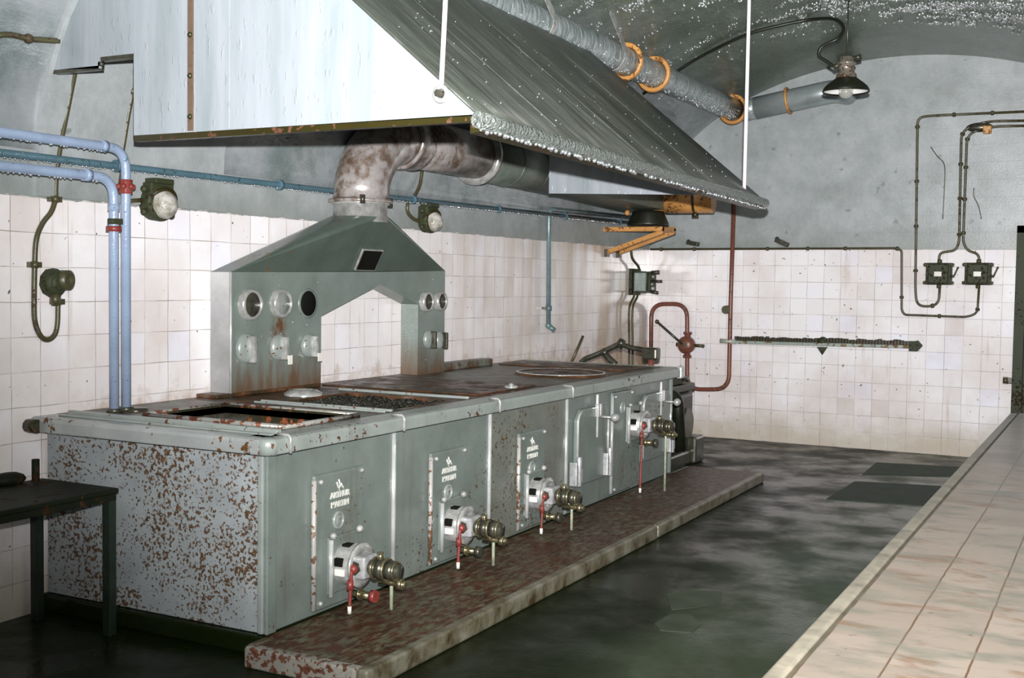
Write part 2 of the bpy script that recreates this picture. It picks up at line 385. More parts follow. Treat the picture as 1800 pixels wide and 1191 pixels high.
M['masonry'] = sm('grey_masonry', (.2, .21, .19), .6, 0, var=.3, sc=6)
M['tablem'] = rusty('black_rusty_table', (.008, .011, .005), (.05, .025, .01), .5, 18, .6, streak=False, spec=.15)
M['tableg'] = sm('dark_green_leg', (.016, .026, .018), .3, .2, var=.5)
M['hinge'] = sm('pale_hinge_block', (.40, .40, .40), .25, .3, var=.35, sc=30)
M['stone'] = sm('dark_hatch_slab', (.032, .048, .034), .6, 0, spec=.1, var=.3, sc=8)
M['olive_rust'] = rusty('rusty_olive_flange', (.022, .018, .003), (.09, .035, .015), .6, 30, .35, streak=False)
M['seam'] = rusty('brown_seam_strip', (.11, .075, .05), (.09, .05, .03), .6, 60, .4, streak=False)
M['pad'] = M['tile_left']

# ------------------------------------------------------------------ room shell
Y0 = -1.6
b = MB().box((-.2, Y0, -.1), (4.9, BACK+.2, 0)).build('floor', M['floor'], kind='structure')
# left and right walls up to the springing of the vault
MB().box((-.2, Y0, 0), (0, BACK, Z0)).build('wall_left', M['tile_left'], kind='structure')
MB().box((4.7, Y0, 0), (4.9, BACK, Z0)).build('wall_right', M['tile_left'], kind='structure')
MB().box((-.2, BACK, 0), (3.32, BACK+.2, 3.75)).box((4.12, BACK, 0), (4.9, BACK+.2, 3.75)).box((3.32, BACK, 2.0), (4.12, BACK+.2, 3.75)).build('wall_back', M['tile_back'], kind='structure')
MB().box((-.2, Y0-.2, 0), (4.9, Y0, 3.75)).build('wall_front', M['tile_back'], kind='structure')
NS = 64; inn = []; out = []
for i in range(NS+1):
    q = PI-PI*i/NS
    inn.append((XC+AX*math.cos(q), Z0+BZ*math.sin(q))); out.append((XC+(AX+.2)*math.cos(q), Z0+(BZ+.2)*math.sin(q)))
vs = []; fs = []
ys = [Y0, BACK]
for yy in ys:
    vs += [(p[0], yy, p[1]) for p in inn]+[(p[0], yy, p[1]) for p in out]
n = NS+1
for i in range(NS):
    fs += [(i, i+1, 2*n+i+1, 2*n+i), (n+i+1, n+i, 3*n+i, 3*n+i+1)]
mb = MB(); mb.add(vs, fs, True); mb.add([vs[0], vs[n], vs[3*n], vs[2*n]], [(0, 1, 2, 3)]); mb.add([vs[n-1], vs[2*n-1], vs[4*n-1], vs[3*n-1]], [(0, 1, 2, 3)])
mb.build('ceiling', M['vault'], kind='structure')
# shallow plaster pilaster behind the left-hand conduits
pl = [at_vault(62, 242, .0), at_vault(85, 118, .0)]
yy0 = pl[0].y
mb = MB(); pr = []
for zc in (1.805, 2.0, 2.1, 2.2, 2.3, 2.4, 2.55, 2.7, 2.85):
    xx = 0 if zc <= Z0 else XC-AX*math.sqrt(1-((zc-Z0)/BZ)**2)
    pr.append((xx, zc))
poly = [(p[0]+.022, yy0, p[1]) for p in pr]+[(p[0]-.03, yy0, p[1]) for p in pr[::-1]]
mb.prism(poly, (0, at(393, 275, 0, .02).y-yy0, 0)).build('trim_1', M['tile_left'], kind='structure')
# door at the right end of the end wall
D = MB().box((3.32, BACK-.05, 0), (3.40, BACK+.12, 2.0)).box((4.04, BACK-.05, 0), (4.12, BACK+.12, 2.0)).box((3.32, BACK-.05, 1.94), (4.12, BACK+.12, 2.0)).build('door_1', M['green_cast'], kind='structure')
MB().box((3.40, BACK+.03, 0.0), (4.04, BACK+.09, 1.94)).build('door_leaf', M['green_cast'], D)
MB().box((3.415, BACK+.0, 1.02), (4.02, BACK+.035, 1.9)).build('upper_panel', sm('pale_blue_panel', (.33, .38, .42), .3, var=.1), D)
MB().box((3.25, BACK-.05, .66), (3.325, BACK-.0, .71)).cyl((3.25, BACK-.03, .685), (3.29, BACK-.03, .685), .03).build('latch', M['conduit'], D)
# floor hatches
for nm, q in (('trim_2', [(1452, 877), (1502, 846), (1682, 856), (1628, 889)]), ('trim_3', [(1515, 834), (1540, 813), (1712, 822), (1690, 838)])):
    p = [at(u, v, 2, .0) for u, v in q]
    MB().prism([(a.x, a.y, -.01) for a in p], (0, 0, .015)).build(nm, M['stone'], kind='structure', bevel=.004)
for nm, q in (('trim_4', [(1172, 1043), (1215, 1036), (1270, 1040), (1266, 1060), (1222, 1068), (1180, 1072)]), ('trim_5', [(1176, 1080), (1214, 1078), (1232, 1098), (1216, 1112), (1160, 1108), (1150, 1096)])):
    p = [at(u, v, 2, .0) for u, v in q]
    MB().prism([(a.x, a.y, -.01) for a in p], (0, 0, .012)).build(nm, sm('pale_repair_patch', (.048, .06, .038), .5, 0, spec=.2, var=.3, sc=8), kind='structure')

# ------------------------------------------------------------------ plinth the range stands on
PX, PY0, PY1, PZ = 1.82, 3.36, 8.5, .08
P_ = thing('stove_plinth', (0, PY0, 0), 'low rust-stained plinth with a chipped pale edge under the cooking range', 'plinth')
pts = [(1.0, PY0), (PX-.05, PY0)]
MB().box((1.24, PY0+.04, 0), (PX-.04, PY1-.02, PZ-.004)).build('top_slab', M['plinth'], P_, bevel=.006)
mb = MB(); mb.box((PX-.05, PY0, 0), (PX, PY0+2.9, PZ)); mb.box((PX-.055, PY0+2.93, 0), (PX-.004, PY1, PZ-.006)); mb.build('front_edging', M['plinth_edge'], P_, bevel=.012, seg=3)
MB().box((1.26, PY0-.005, 0), (PX-.05, PY0+.045, PZ+.002)).build('end_edging', rusty('rusted_pale_edging', (.22, .21, .18), (.12, .04, .018), 1.0, 38, .3), P_, bevel=.01, seg=3)
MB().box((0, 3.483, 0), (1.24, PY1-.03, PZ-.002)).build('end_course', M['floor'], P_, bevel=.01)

# ------------------------------------------------------------------ the cooking range
SX, SY0, SY1, SZ0, SZ1, LZ = 1.235, 3.513, 8.04, PZ, .80, .858
R_ = thing('cooking_range', (.6, 5.8, PZ), 'long grey-green enamelled cooking range with four burners and a rust-speckled end panel', 'cooking range')
MB().box((.02, SY0, SZ0), (SX-.005, SY0+.03, SZ1)).build('end_panel', M['enamel_end'], R_, bevel=.004)
seams = [SY0, 4.395, 5.295, 6.24, SY1]
for i in range(4):
    MB().box((.03, seams[i]+(.031 if i == 0 else .004), SZ0), (SX, seams[i+1]-.004, SZ1)).build('front_panel', M['enamel_red'] if i == 2 else M['enamel'], R_, bevel=.006)
# corner posts and seam strips
MB().box((SX-.035, SY0-.012, SZ0-.0), (SX-.008, SY0+.02, SZ1)).build('corner_strip', M['trim_dull'], R_, bevel=.006)
MB().box((SX-.002, SY0-.01, SZ0), (SX+.014, SY0+.05, SZ1)).build('corner_strip', M['enamel'], R_, bevel=.006)
for s_ in seams[1:4]:
    MB().cyl((SX+.004, s_, SZ0+.015), (SX+.004, s_, SZ1), .011, n=12).build('seam_strip', M['trim'], R_)
MB().cyl((SX+.002, SY1-.02, SZ0+.01), (SX+.002, SY1-.02, SZ1), .018, n=12).build('seam_strip', M['trim_dull'], R_)
# lip all round, rounded
lx = 1.31
prof = [(0, SZ1-.006), (.0, LZ-.018), (-.006, LZ-.006), (-.018, LZ), (-.14, LZ), (-.14, SZ1-.006)]
mb = MB(); mb.prism([(lx+a, 3.485, z) for a, z in prof], (0, SY1+.02-3.485, 0)); mb.build('front_lip', M['trim_dull'], R_, bevel=.004)
mb = MB(); mb.prism([(.0, 3.44-a, z-.0) for a, z in prof], (lx-.045, 0, 0)); mb.build('end_lip', rusty('pale_end_lip', (.36, .38, .37), (.16, .07, .02), .4, 24, .25, .3, streak=False), R_, bevel=.004)
MB().lathe((lx-.045, 3.485, SZ1-.006), (0, 0, 1), [(0, 0), (0, .045), (LZ-SZ1-.012, .045), (LZ-SZ1-.002, .041), (LZ-SZ1+.006, .03), (LZ-SZ1+.006, 0)], 28).build('lip_corner', M['trim_dull'], R_)
for s_ in (3.56, 4.361, 5.262, 6.16):
    mb = MB(); mb.tube([(lx-.06, s_, LZ+.004), (lx-.004, s_, LZ+.004), (lx+.006, s_, LZ-.01), (lx+.006, s_, SZ1-.008)], .0065, .012, 8); mb.build('lip_joint', M['steel'], R_)
MB().tube([(-.0, 3.43, SZ1+.02), (.06, 3.43, SZ1+.02)], .03).build('lip_plug', M['olive_rust'], R_)
MB().box((.08, 3.57, LZ), (1.24, 3.60, LZ+.02)).box((.08, 3.52, LZ), (1.25, 3.545, LZ+.008)).build('end_rail', M['trim_dull'], R_, bevel=.006)
# top with a sunk fat bath and a griddle well
def top_frame(x0, x1, y0, y1, hx0, hx1, hy0, hy1, name, m):
    mb = MB(); mb.box((x0, y0, LZ-.03), (x1, hy0, LZ)); mb.box((x0, hy1, LZ-.03), (x1, y1, LZ)); mb.box((x0, hy0, LZ-.03), (hx0, hy1, LZ)); mb.box((hx1, hy0, LZ-.03), (x1, hy1, LZ))
    return mb.build(name, m, R_)
top_frame(0, 1.18, 3.58, 4.36, .40, 1.14, 3.73, 4.22, 'top_plate', M['top2'])
mb = MB(); mb.box((.40, 3.73, .70), (1.14, 4.22, .71)); mb.box((.39, 3.72, .70), (.40, 4.23, LZ+.01)); mb.box((1.14, 3.72, .70), (1.15, 4.23, LZ+.01)); mb.box((.39, 3.72, .7), (1.15, 3.73, LZ+.01)); mb.box((.39, 4.22, .7), (1.15, 4.23, LZ+.01))
mb.build('sunk_bath', rusty('dark_bath', (.022, .02, .010), (.22, .06, .02), .7, 14, .2), R_)
mb = MB()
for a, b_ in (((.385, 3.715), (1.155, 3.715)), ((1.155, 3.715), (1.155, 4.235)), ((.385, 3.715), (.385, 4.235)), ((.385, 4.235), (1.155, 4.235))): mb.cyl((*a, LZ+.008), (*b_, LZ+.008), .011, n=10)
mb.build('bath_rim', rusty('bath_rim_metal', (.30, .30, .27), (.17, .045, .015), .95, 26, .25, .3), R_)
top_frame(0, 1.18, 4.364, 5.26, .46, 1.12, 4.55, 5.12, 'top_plate', M['top'])
mb = MB(); ng = 60; vs = []; fs = []
for i in range(ng+1):
    for j in range(ng+1):
        X = .46+.66*i/ng; Y = 4.55+.57*j/ng; h = .012*math.sin(X*90+3*math.sin(Y*55))*math.sin(Y*105+2*math.sin(X*61))+random.uniform(-.006, .006)
        vs.append((X, Y, LZ-.018+h))
for i in range(ng):
    for j in range(ng): a = i*(ng+1)+j; fs.append((a, a+ng+1, a+ng+2, a+1))
mb.add(vs, fs, True).build('griddle_well', M['coal'], R_)
each([MB().box((.40, 4.47, LZ), (1.17, 4.49, LZ+.012)), MB().box((.35, 5.18, LZ), (1.17, 5.20, LZ+.014)), MB().box((.40, 4.42, LZ), (1.17, 4.43, LZ+.01))], 'raised_rib', M['trim_dull'], R_, .004)
MB().box((0, 5.264, LZ-.03), (1.18, 6.16, LZ)).build('top_plate', M['top'], R_)
MB().box((.10, 5.36, LZ), (1.12, 6.06, LZ+.008)).build('hotplate', M['top'], R_, bevel=.004)
MB().ring((1.09, 5.81, LZ+.014), (0, 0, 1), .03, .009).ball((1.09, 5.81, LZ+.02), .016).build('lifting_ring', M['steel'], R_)
MB().box((0, 6.164, LZ-.03), (1.18, SY1+.01, LZ)).build('top_plate', M['top2'], R_)
MB().lathe((.86, 6.95, LZ), (0, 0, 1), [(0, .31), (.014, .30), (.018, .28), (.012, .26), (.016, .1), (.02, 0)], 48).build('round_hot_plate', M['top'], R_)
MB().ring((.86, 6.95, LZ+.014), (0, 0, 1), .29, .007, 48).build('plate_ring', M['steel'], R_)
MB().box((.12, 7.45, LZ), (1.1, 7.85, LZ+.01)).build('hotplate', M['top'], R_, bevel=.004)
MB().box((0, SY1-.0, SZ1), (lx, SY1+.035, LZ+.004)).build('end_lip', M['trim_dull'], R_, bevel=.008)
MB().box((lx-.03, SY1-.02, SZ1-.02), (lx+.012, SY1+.05, LZ+.012)).build('lip_corner', M['trim'], R_, bevel=.01)
# tap base and ring by the flue housing on the near top
MB().lathe((.36, 4.86, LZ), (0, 0, 1), [(0, .10), (.012, .10), (.03, .07), (.03, .055), (.008, .05), (.008, 0)], 28).build('collar_ring', M['steel'], R_)
MB().box((.0, 4.45, LZ), (.14, 5.3, LZ+.02)).build('grease_ledge', M['top'], R_, bevel=.006)
MB().box((.0, 6.7, LZ), (.10, 7.4, LZ+.05)).build('back_upstand', M['top2'], R_, bevel=.008)
MB().lathe((.19, 3.86, LZ), (0, 0, 1), [(0, .055), (.012, .055), (.012, 0)]).build('pipe_flange', M['bronze'], R_)

def text_mesh(s, size, ctr, ext=.003):
    c = bpy.data.curves.new('t', 'FONT'); c.body = s; c.size = size; c.align_x = 'CENTER'; c.align_y = 'CENTER'; c.extrude = ext; c.offset = size*.03
    o = bpy.data.objects.new('t', c); COL.objects.link(o)
    bpy.context.view_layer.update()
    me = bpy.data.meshes.new_from_object(o)
    bpy.data.objects.remove(o); mb = MB()
    mb.add([(ctr[0]+v.co.z, ctr[1]+v.co.x, ctr[2]+v.co.y) for v in me.vertices], [list(p.vertices) for p in me.polygons])
    return mb
LETTER = sm('cream_relief_letters', (.66, .66, .6), .3, .2, var=.2)
def burner_plate(y0, y1, z0, z1, cy, cz, full=True, droop=.0):
    x = SX
    pn = MB().box((x, y0, z0), (x+.022, y1, z1)).build('burner_plate', M['enamel'], R_, bevel=.010, seg=3)
    MB().cyl((x+.016, y0+.006, z0+.01), (x+.016, y0+.006, z1-.02), .011, n=10).build('plate_edge', rusty('rusted_plate_edge', (.46, .44, .41), (.20, .10, .05), .9, 40, .25, .3) if full else M['trim'], pn)
    each([MB().ball((x+.026, yy, zz), .011, 12) for yy, zz in ((y0+.04, z1-.03), (y1-.02, z1-.02), (y0+.04, z0+.03))], 'bolt', M['steel'], pn)
    w_ = y1-y0
    if full:
        mb = text_mesh('ARTHUR', .034, (x+.023, y0+w_*.5, z1-.10)); t2 = text_mesh('MARTIN', .034, (x+.023, y0+w_*.5, z1-.14)); mb.add(t2.v, t2.f)
        mb.build('raised_lettering', LETTER, pn)
        mb = MB()
        for k, (dy, dz, ln) in enumerate(((-.018, 0, .04), (-.004, .006, .045), (.012, 0, .03), (.02, -.004, .02))):
            mb.cyl((x+.024, y0+w_*.5+dy+.008, z1-.078+dz), (x+.024, y0+w_*.5+dy-.006, z1-.078+dz+ln*.8), .003, n=8)
        mb.ring((x+.023, y0+w_*.5+.004, z1-.074), (1, 0, 0), .011, .003, 16, 6, 0, PI)
        mb.build('raised_emblem', LETTER, pn)
    mb = MB(); oy = y0+w_*.47; oz = z1-(.208 if full else .11); mb.ring((x+.024, oy, oz), (1, 0, 0), .032, .008, 24); mb.ball((x+.022, oy, oz), .026, 14, (.3, 1, 1)); mb.build('sight_port', M['trim_dull'], pn)
    # burner: a part of its own
    B = MB().box((x+.02, cy-.115, cz-.115), (x+.034, cy+.10, cz+.125)).build('burner', M['enamel'], R_, bevel=.006)
    MB().cyl((x+.044, cy-.112, cz-.12), (x+.044, cy-.112, cz+.12), .011, n=10).build('hinge_bar', M['trim'], B)
    each([MB().ball((x+.05, cy-.105, cz+.135), .014), MB().ball((x+.045, cy+.09, cz+.13), .016)], 'bolt', M['steel'], B)
    drum = MB().lathe((x+.03, cy, cz), (1, 0, 0), [(0, .088), (.075, .088), (.08, .082), (.082, .094), (.094, .094), (.096, .06), (.085, .055), (.085, 0)], 32)
    drum.build('air_drum', M['steel'], B)
    each([MB().box((x+.045, cy-.094, cz+.005), (x+.085, cy-.074, cz+.04)), MB().box((x+.045, cy-.04, cz+.074), (x+.085, cy+.0, cz+.09))], 'air_slot', M['void'], B, .003)
    MB().box((x+.05, cy-.096, cz-.032), (x+.095, cy-.086, cz-.004)).build('air_scale', M['white_lab'], B)
    MB().box((x+.092, cy-.062, cz-.046), (x+.175, cy+.045, cz+.05)).build('valve_block', M['hinge'], B, bevel=.012, seg=3)
    MB().cyl((x+.128, cy-.072, cz+.002), (x+.128, cy-.055, cz+.002), .030, n=6).build('hexagon_cap', M['bronze'], B)
    MB().lathe((x+.17, cy-.01, cz), (1, 0, 0), [(0, .030), (.02, .042), (.03, .042), (.032, .032), (.045, .032), (.047, .044), (.07, .044), (.074, .028), (.09, .030), (.094, .040), (.12, .040), (.122, .031), (.15, .028), (.15, 0)], 20).build('nozzle_valve', M['bronze'], B, bevel=0)
    MB().ring((x+.20, cy-.01, cz), (1, 0, 0), .045, .006).ring((x+.255, cy-.01, cz), (1, 0, 0), .045, .006).ring((x+.30, cy-.01, cz), (1, 0, 0), .036, .006).cyl((x+.22, cy-.01, cz+.03), (x+.22, cy-.01, cz+.07), .014).build('nozzle_band', M['brass'], B)
    hb = max(PZ+.012, cz-.215-droop)
    hb = PZ+.012
    MB().tube([(x+.128, cy-.06, cz), (x+.128, cy-.084, cz-.005), (x+.122, cy-.088, hb+.02), (x+.122, cy-.088, hb)], .0075, .02).lathe((x+.128, cy-.07, cz), (0, -1, 0), [(0, .02), (.014, .018), (.02, .008), (.02, 0)]).cyl((x+.124, cy-.087, cz-.045), (x+.124, cy-.087, cz-.085), .014).build('red_handle', M['red'], B)
    MB().cyl((x+.122, cy-.088, hb-.006), (x+.122, cy-.088, hb+.025), .0085).build('handle_tip', M['white_lab'], B)
    MB().cyl((x+.09, cy-.03, cz-.115), (x+.19, cy-.03, cz-.115), .016).cyl((x+.13, cy-.03, cz-.115), (x+.14, cy-.03, cz-.115), .026).build('oil_cock', M['brass'], B)
    MB().cyl((x+.19, cy-.03, cz-.115), (x+.215, cy-.03, cz-.115), .026).build('cock_knob', M['red'] if cy < 4.5 else M['bronze'], B)
    MB().tube([(x+.215, cy+.02, cz-.03), (x+.25, cy+.03, cz-.06), (x+.25, cy+.03, max(hb, cz-.19-droop*2))], .008, .02).build('valve_stem', sm('pale_green_stem', (.38, .42, .3), .25, .2, var=.4, sc=30), B)
    MB().cyl((x+.21, cy-.0, cz-.055), (x+.34, cy-.0, cz-.055), .012).cyl((x+.30, cy, cz-.055), (x+.325, cy, cz-.055), .022).build('cross_pipe', M['brass'], B)
burner_plate(3.787, 4.135, .10, .665, 3.985, .27)
burner_plate(4.69, 5.02, .10, .645, 4.87, .28)
burner_plate(5.60, 5.92, .10, .64, 5.77, .29)
burner_plate(6.90, 7.24, .10, .762, 7.24, .53, False, .2)
# oven doors
def oven_door(y0, y1, z0, z1, hz, arch=False):
    x = SX
    prof = [(x+.001, y0, z0), (x+.001, y1, z0), (x+.001, y1, z1-.05), (x+.001, y1-.05, z1), (x+.001, y0+.06, z1), (x+.001, y0, z1-.06)]
    d = MB().prism(prof, (.028, 0, 0)).build('oven_door', M['enamel'], R_, bevel=.010, seg=3)
    MB().tube([(x+.03, y0+.008, z0+.03), (x+.03, y0+.008, z1-.05), (x+.03, y0+.06, z1-.006)], .008, .03).tube([(x+.03, y1-.008, z0+.12), (x+.03, y1-.008, z1-.08)], .009).build('door_bead', M['trim'], d)
    yh = y0+(y1-y0)*.62
    MB().cyl((x+.028, yh, hz-.13), (x+.028, yh, hz+.14), .010).box((x+.026, yh-.03, hz), (x+.05, yh-.006, hz+.08)).box((x+.026, yh+.006, hz), (x+.05, yh+.03, hz+.08)).build('latch_bar', M['trim'], d, bevel=.003)
    MB().cyl((x+.03, yh+.01, hz), (x+.13, yh+.01, hz), .008).ball((x+.145, yh+.01, hz), .027).build('door_knob', M['steel'], d)
    for yy in ([y0-.02] if not arch else [])+[y1-.03]:
        MB().prism([(x+.01, yy-.045, z0+.015), (x+.01, yy+.05, z0+.03), (x+.01, yy+.05, z0+.11), (x+.01, yy-.045, z0+.16)], (.05, 0, 0)).cyl((x+.055, yy, z0+.01), (x+.055, yy, z0+.19), .016).build('hinge', M['hinge'], d, bevel=.006)
oven_door(6.34, 6.82, .235, .70, .655-.02)
oven_door(7.42, 7.97, .24, .705, .635, True)

# ------------------------------------------------------------------ flue housing on the back of the range
FX = .132
F_ = thing('flue_housing', (.06, 5.6, LZ), 'grey-green sheet-metal flue housing with an arched opening and round dials, standing on the range', 'flue housing')
yb0, yb1 = 4.556, 6.66; zt0, zt1 = 1.495, 1.532
op = [(5.312, LZ), (5.312, 1.258), (5.90, 1.438), (6.33, 1.312), (6.33, LZ)]
p1 = [(yb0, LZ), (yb0, zt0), (op[2][0], 1.515), op[2], op[1], op[0]]
p2 = [op[4], op[3], op[2], (op[2][0], 1.515), (yb1, zt1), (yb1, LZ)]
mb = MB()
for p in (p1, p2): mb.prism([(.002, a, b_) for a, b_ in p], (FX-.002, 0, 0))
t = NT('flue_enamel'); x, y, z = t.sep()
base = t.ramp(t.noise(5, 5), [(.3, (.115, .145, .125)), (.7, (.17, .205, .185))])
gy = t.math('SUBTRACT', 1, t.math('MULTIPLY', t.math('ABSOLUTE', t.math('SUBTRACT', y, (4.945-5.6))), 11), True)
gz = t.math('SUBTRACT', 1, t.math('MULTIPLY', t.math('ABSOLUTE', t.math('SUBTRACT', z, (1.21-LZ))), 6), True)
run = t.ramp(t.math('MULTIPLY', t.math('MULTIPLY', gy, gz), t.math('SUBTRACT', t.math('MULTIPLY', t.noise(20, 5, .7, scale3=(1, 1, .5)), 2.6), .75)), [(.06, 0), (.4, 1)])
foot = t.ramp(t.math('ADD', t.math('MULTIPLY', z, 3), t.math('MULTIPLY', t.noise(14, 4, .6, scale3=(1, 1, .25)), .9)), [(0, 1), (1, 1)])
mr = t.n.new('ShaderNodeMapRange'); t.L(t.math('ADD', z, t.math('MULTIPLY', t.noise(14, 4, .6, scale3=(1, 1, .2)), -.45)), mr.inputs[0]); mr.inputs[1].default_value = -.22; mr.inputs[2].default_value = -.02; mr.inputs[3].default_value = .85; mr.inputs[4].default_value = 0
f = t.math('MAXIMUM', run, mr.outputs[0])
sp_ = t.ramp(t.noise(40, 3), [(.70, 0), (.73, 1)]); f = t.math('MAXIMUM', f, sp_)
t.P(col=t.mix(f, base, (.10, .045, .016)), rough=.28); t.bump(t.noise(60, 3), .3, .003)
mb.build('housing_body', t.m, F_)
MB().cyl((FX, yb0+.004, LZ), (FX, yb0+.004, zt0), .006).build('corner_bead', M['trim'], F_)
MB().box((.004, yb0-.003, LZ), (FX-.004, yb0+.002, zt0)).build('side_plate', sm('pale_side_plate', (.30, .30, .295), .3, .2, var=.3, sc=5), F_)
# roof: from the rectangle to the round collar
CC = V((.172, 5.63, 0)); CR = .158; n = 48; vs = []; fs = []; zt = 1.83
rect = [V((.0, yb0, zt0)), V((FX, yb0, zt0)), V((FX, yb1, zt1)), V((.0, yb1, zt1))]
circ = [V((CC.x+CR*math.cos(2*PI*k/n), CC.y+CR*1.25*math.sin(2*PI*k/n), zt)) for k in range(n)]
for c in circ: c.x = max(c.x, .004)
def cor(k):
    a = (2*PI*(k+.5)/n) % (2*PI)
    return 2 if a < PI/2 else 3 if a < PI else 0 if a < 1.5*PI else 1
mb = MB(); vs = rect+circ
for k in range(n):
    c0 = cor(k); fs.append((c0, 4+k, 4+(k+1) % n))
    c1 = cor(k+1)
    if c1 != c0: fs.append((c0, 4+(k+1) % n, c1))
mb.add(vs, fs); roof = mb.build('housing_roof', rusty('flue_roof_enamel', (.075, .100, .083), (.16, .09, .03), .05, 30, .25, streak=False), F_)
MB().lathe((CC.x, CC.y, 1.80), (0, 0, 1), [(0, CR), (.0, CR+.006), (.10, CR-.002), (.104, CR+.012), (.118, CR+.012), (.12, CR-.01)], 40).build('collar', M['steel'], F_)
# sight window on the sloping front
pa, pb, pc = V((FX, yb0, zt0)), V((FX, yb1, zt1)), V((CC.x+CR, CC.y, zt)); nn = (pb-pa).cross(pc-pa).normalized()
if nn.x < 0: nn = -nn
wp = [at_plane(u, v, pa, nn)+nn*.002 for u, v in ((621, 473), (636, 436), (672, 438), (656, 474))]
MB().prism([tuple(p) for p in wp], nn*.012).build('window_frame', M['steel'], F_, bevel=.002)
c_ = sum(wp, V())/4; MB().prism([tuple(c_+(p-c_)*.9+nn*.011) for p in wp], nn*.004).build('window_glass', M['void'], F_)
def dial(px, py, r=.075, face=M['trim_dull'], fname='dial'):
    p = at(px, py, 0, FX)
    d = MB().lathe((FX-.0, p.y, p.z), (1, 0, 0), [(0, r*1.02), (.02, r), (.035, r*.92), (.037, r*.8), (.022, r*.76)], 28).build(fname, M['steel'], F_)
    MB().lathe((FX, p.y, p.z), (1, 0, 0), [(.0, r*.82), (.024, r*.78), (.024, 0)], 28).build('dial_face', face, d)
dial(437, 535, .082, M['bronze']); dial(491, 533, .078, M['trim_dull']); dial(747, 530, .066, M['bronze']); dial(771, 529, .064, M['bronze'])
p = at(541, 533, 0, FX)
MB().lathe((FX, p.y, p.z), (1, 0, 0), [(0, .085), (.006, .082), (.006, .07)], 28).build('dial_hole_rim', M['enamel'], F_); MB().lathe((FX+.001, p.y, p.z), (1, 0, 0), [(0, .072), (.003, .07), (.003, 0)], 28).build('dial_hole', M['void'], F_)
for k, (px, py, r, lab) in enumerate(((433, 612, .078, 0), (490, 610, .07, 1), (543, 607, .066, 1), (753, 596, .062, 0), (773, 597, .06, 0))):
    p = at(px, py, 0, FX)
    d = MB().lathe((FX, p.y, p.z), (1, 0, 0), [(0, r*1.02), (.012, r), (.02, r*.9), (.03, r*.6), (.032, 0)], 28).build('knob', M['trim_dull'], F_)
    MB().box((FX+.02, p.y-.012, p.z-r*.95), (FX+.062, p.y+.012, p.z+r*.85)).build('knob_grip', M['steel' if k < 3 else 'bronze'], d, bevel=.006)
    if lab: MB().box((FX+.062, p.y+.0, p.z-r*1.3), (FX+.066, p.y+.035, p.z-r*.6)).build('knob_tag', M['white_lab'], d)

# ------------------------------------------------------------------ exhaust pipe
E_ = thing('exhaust_pipe', (CC.x, CC.y, 1.925), 'rust-stained galvanised elbow flue pipe rising from the flue housing under the hood', 'pipe')
ez = 2.325; cyc = CC.y+.40
arc = [V((CC.x, CC.y, 1.925))]+[V((CC.x, cyc-.40*math.cos(q), 1.925+.40*math.sin(q))) for q in [PI/2*k/10 for k in range(1, 11)]]
MB().sweep(arc, CR+.004, 36).build('elbow', M['duct'], E_)
MB().lathe((CC.x, CC.y, 1.912), (0, 0, 1), [(0, CR+.004), (0, CR+.03), (.02, CR+.03), (.02, CR+.002)], 36).build('clamp_ring', M['duct'], E_)
each([MB().cyl((CC.x+math.cos(a)*(CR+.03), CC.y+math.sin(a)*(CR+.03), 1.90), (CC.x+math.cos(a)*(CR+.03), CC.y+math.sin(a)*(CR+.03), 1.95), .016, n=8) for a in (-.9, 1.0)], 'clamp_bolt', M['bronze'], E_)
MB().sweep([(CC.x, cyc, ez), (CC.x, 7.0, ez)], CR, 36).build('straight_pipe', M['duct'], E_)
MB().lathe((CC.x, cyc+.0, ez), (0, 1, 0), [(0, CR+.004), (0, CR+.022), (.02, CR+.024), (.03, CR+.012), (.14, CR+.014), (.155, CR+.02), (.165, CR)], 36).build('joint_sleeve', M['duct'], E_)
MB().lathe((CC.x, 6.97, ez), (0, 1, 0), [(0, CR+.0), (0, CR+.042), (.035, CR+.042), (.035, CR)], 40).build('flange', M['steel'], E_)
E2 = thing('dark_duct', (CC.x, 7.01, ez), 'dull green round duct continuing the elbow pipe in the shade toward the fan', 'duct')
MB().sweep([(CC.x, 7.01, ez), (CC.x, 8.05, ez-.01)], CR+.012, 36).build('pipe_shell', M['duct_dark'], E2)
MB().ring((CC.x, 7.4, ez), (0, 1, 0), CR+.012, .008, 32).ring((CC.x, 7.8, ez), (0, 1, 0), CR+.012, .008, 32).build('seam_ring', M['duct_dark'], E2)
# tapering trunk from the round duct to the fan intake
lo = [V((.03, 8.05, 2.165)), V((.45, 8.05, 2.165)), V((.52, 10.0, 2.115)), V((.03, 10.0, 2.115))]
MB().prism([tuple(q) for q in lo], (0, 0, .26)).build('tapered_trunk', M['duct_dark'], E2)

# ------------------------------------------------------------------ fan on its wall bracket
FB = thing('fan_bracket', (0, 9.73, 1.93), 'orange painted angle-iron bracket on the left wall carrying the fan intake', 'bracket')
MB().beam((.0, 9.62, 1.945), (.56, 9.62, 1.945), .05, .04).build('arm', M['orange'], FB, bevel=.004)
MB().beam((.0, 9.92, 1.955), (.56, 9.92, 1.955), .05, .04).build('arm', M['orange'], FB, bevel=.004)
MB().beam((.0, 9.66, 1.735), (.55, 9.66, 1.925), .05, .04).build('strut', M['orange'], FB, bevel=.004)
MB().beam((.0, 9.94, 1.74), (.55, 9.94, 1.935), .05, .04).build('strut', M['orange'], FB, bevel=.004)
MB().box((.50, 9.60, 1.925), (.56, 9.95, 1.965)).build('cross_bar', M['orange'], FB, bevel=.004)
MB().box((0, 9.63, 1.70), (.03, 9.69, 1.77)).box((0, 9.9, 1.70), (.03, 9.97, 1.77)).build('wall_foot', M['olive_rust'], FB)
FC = thing('fan_intake', (.36, 9.77, 1.97), 'black flared sheet cone standing on the orange bracket', 'fan')
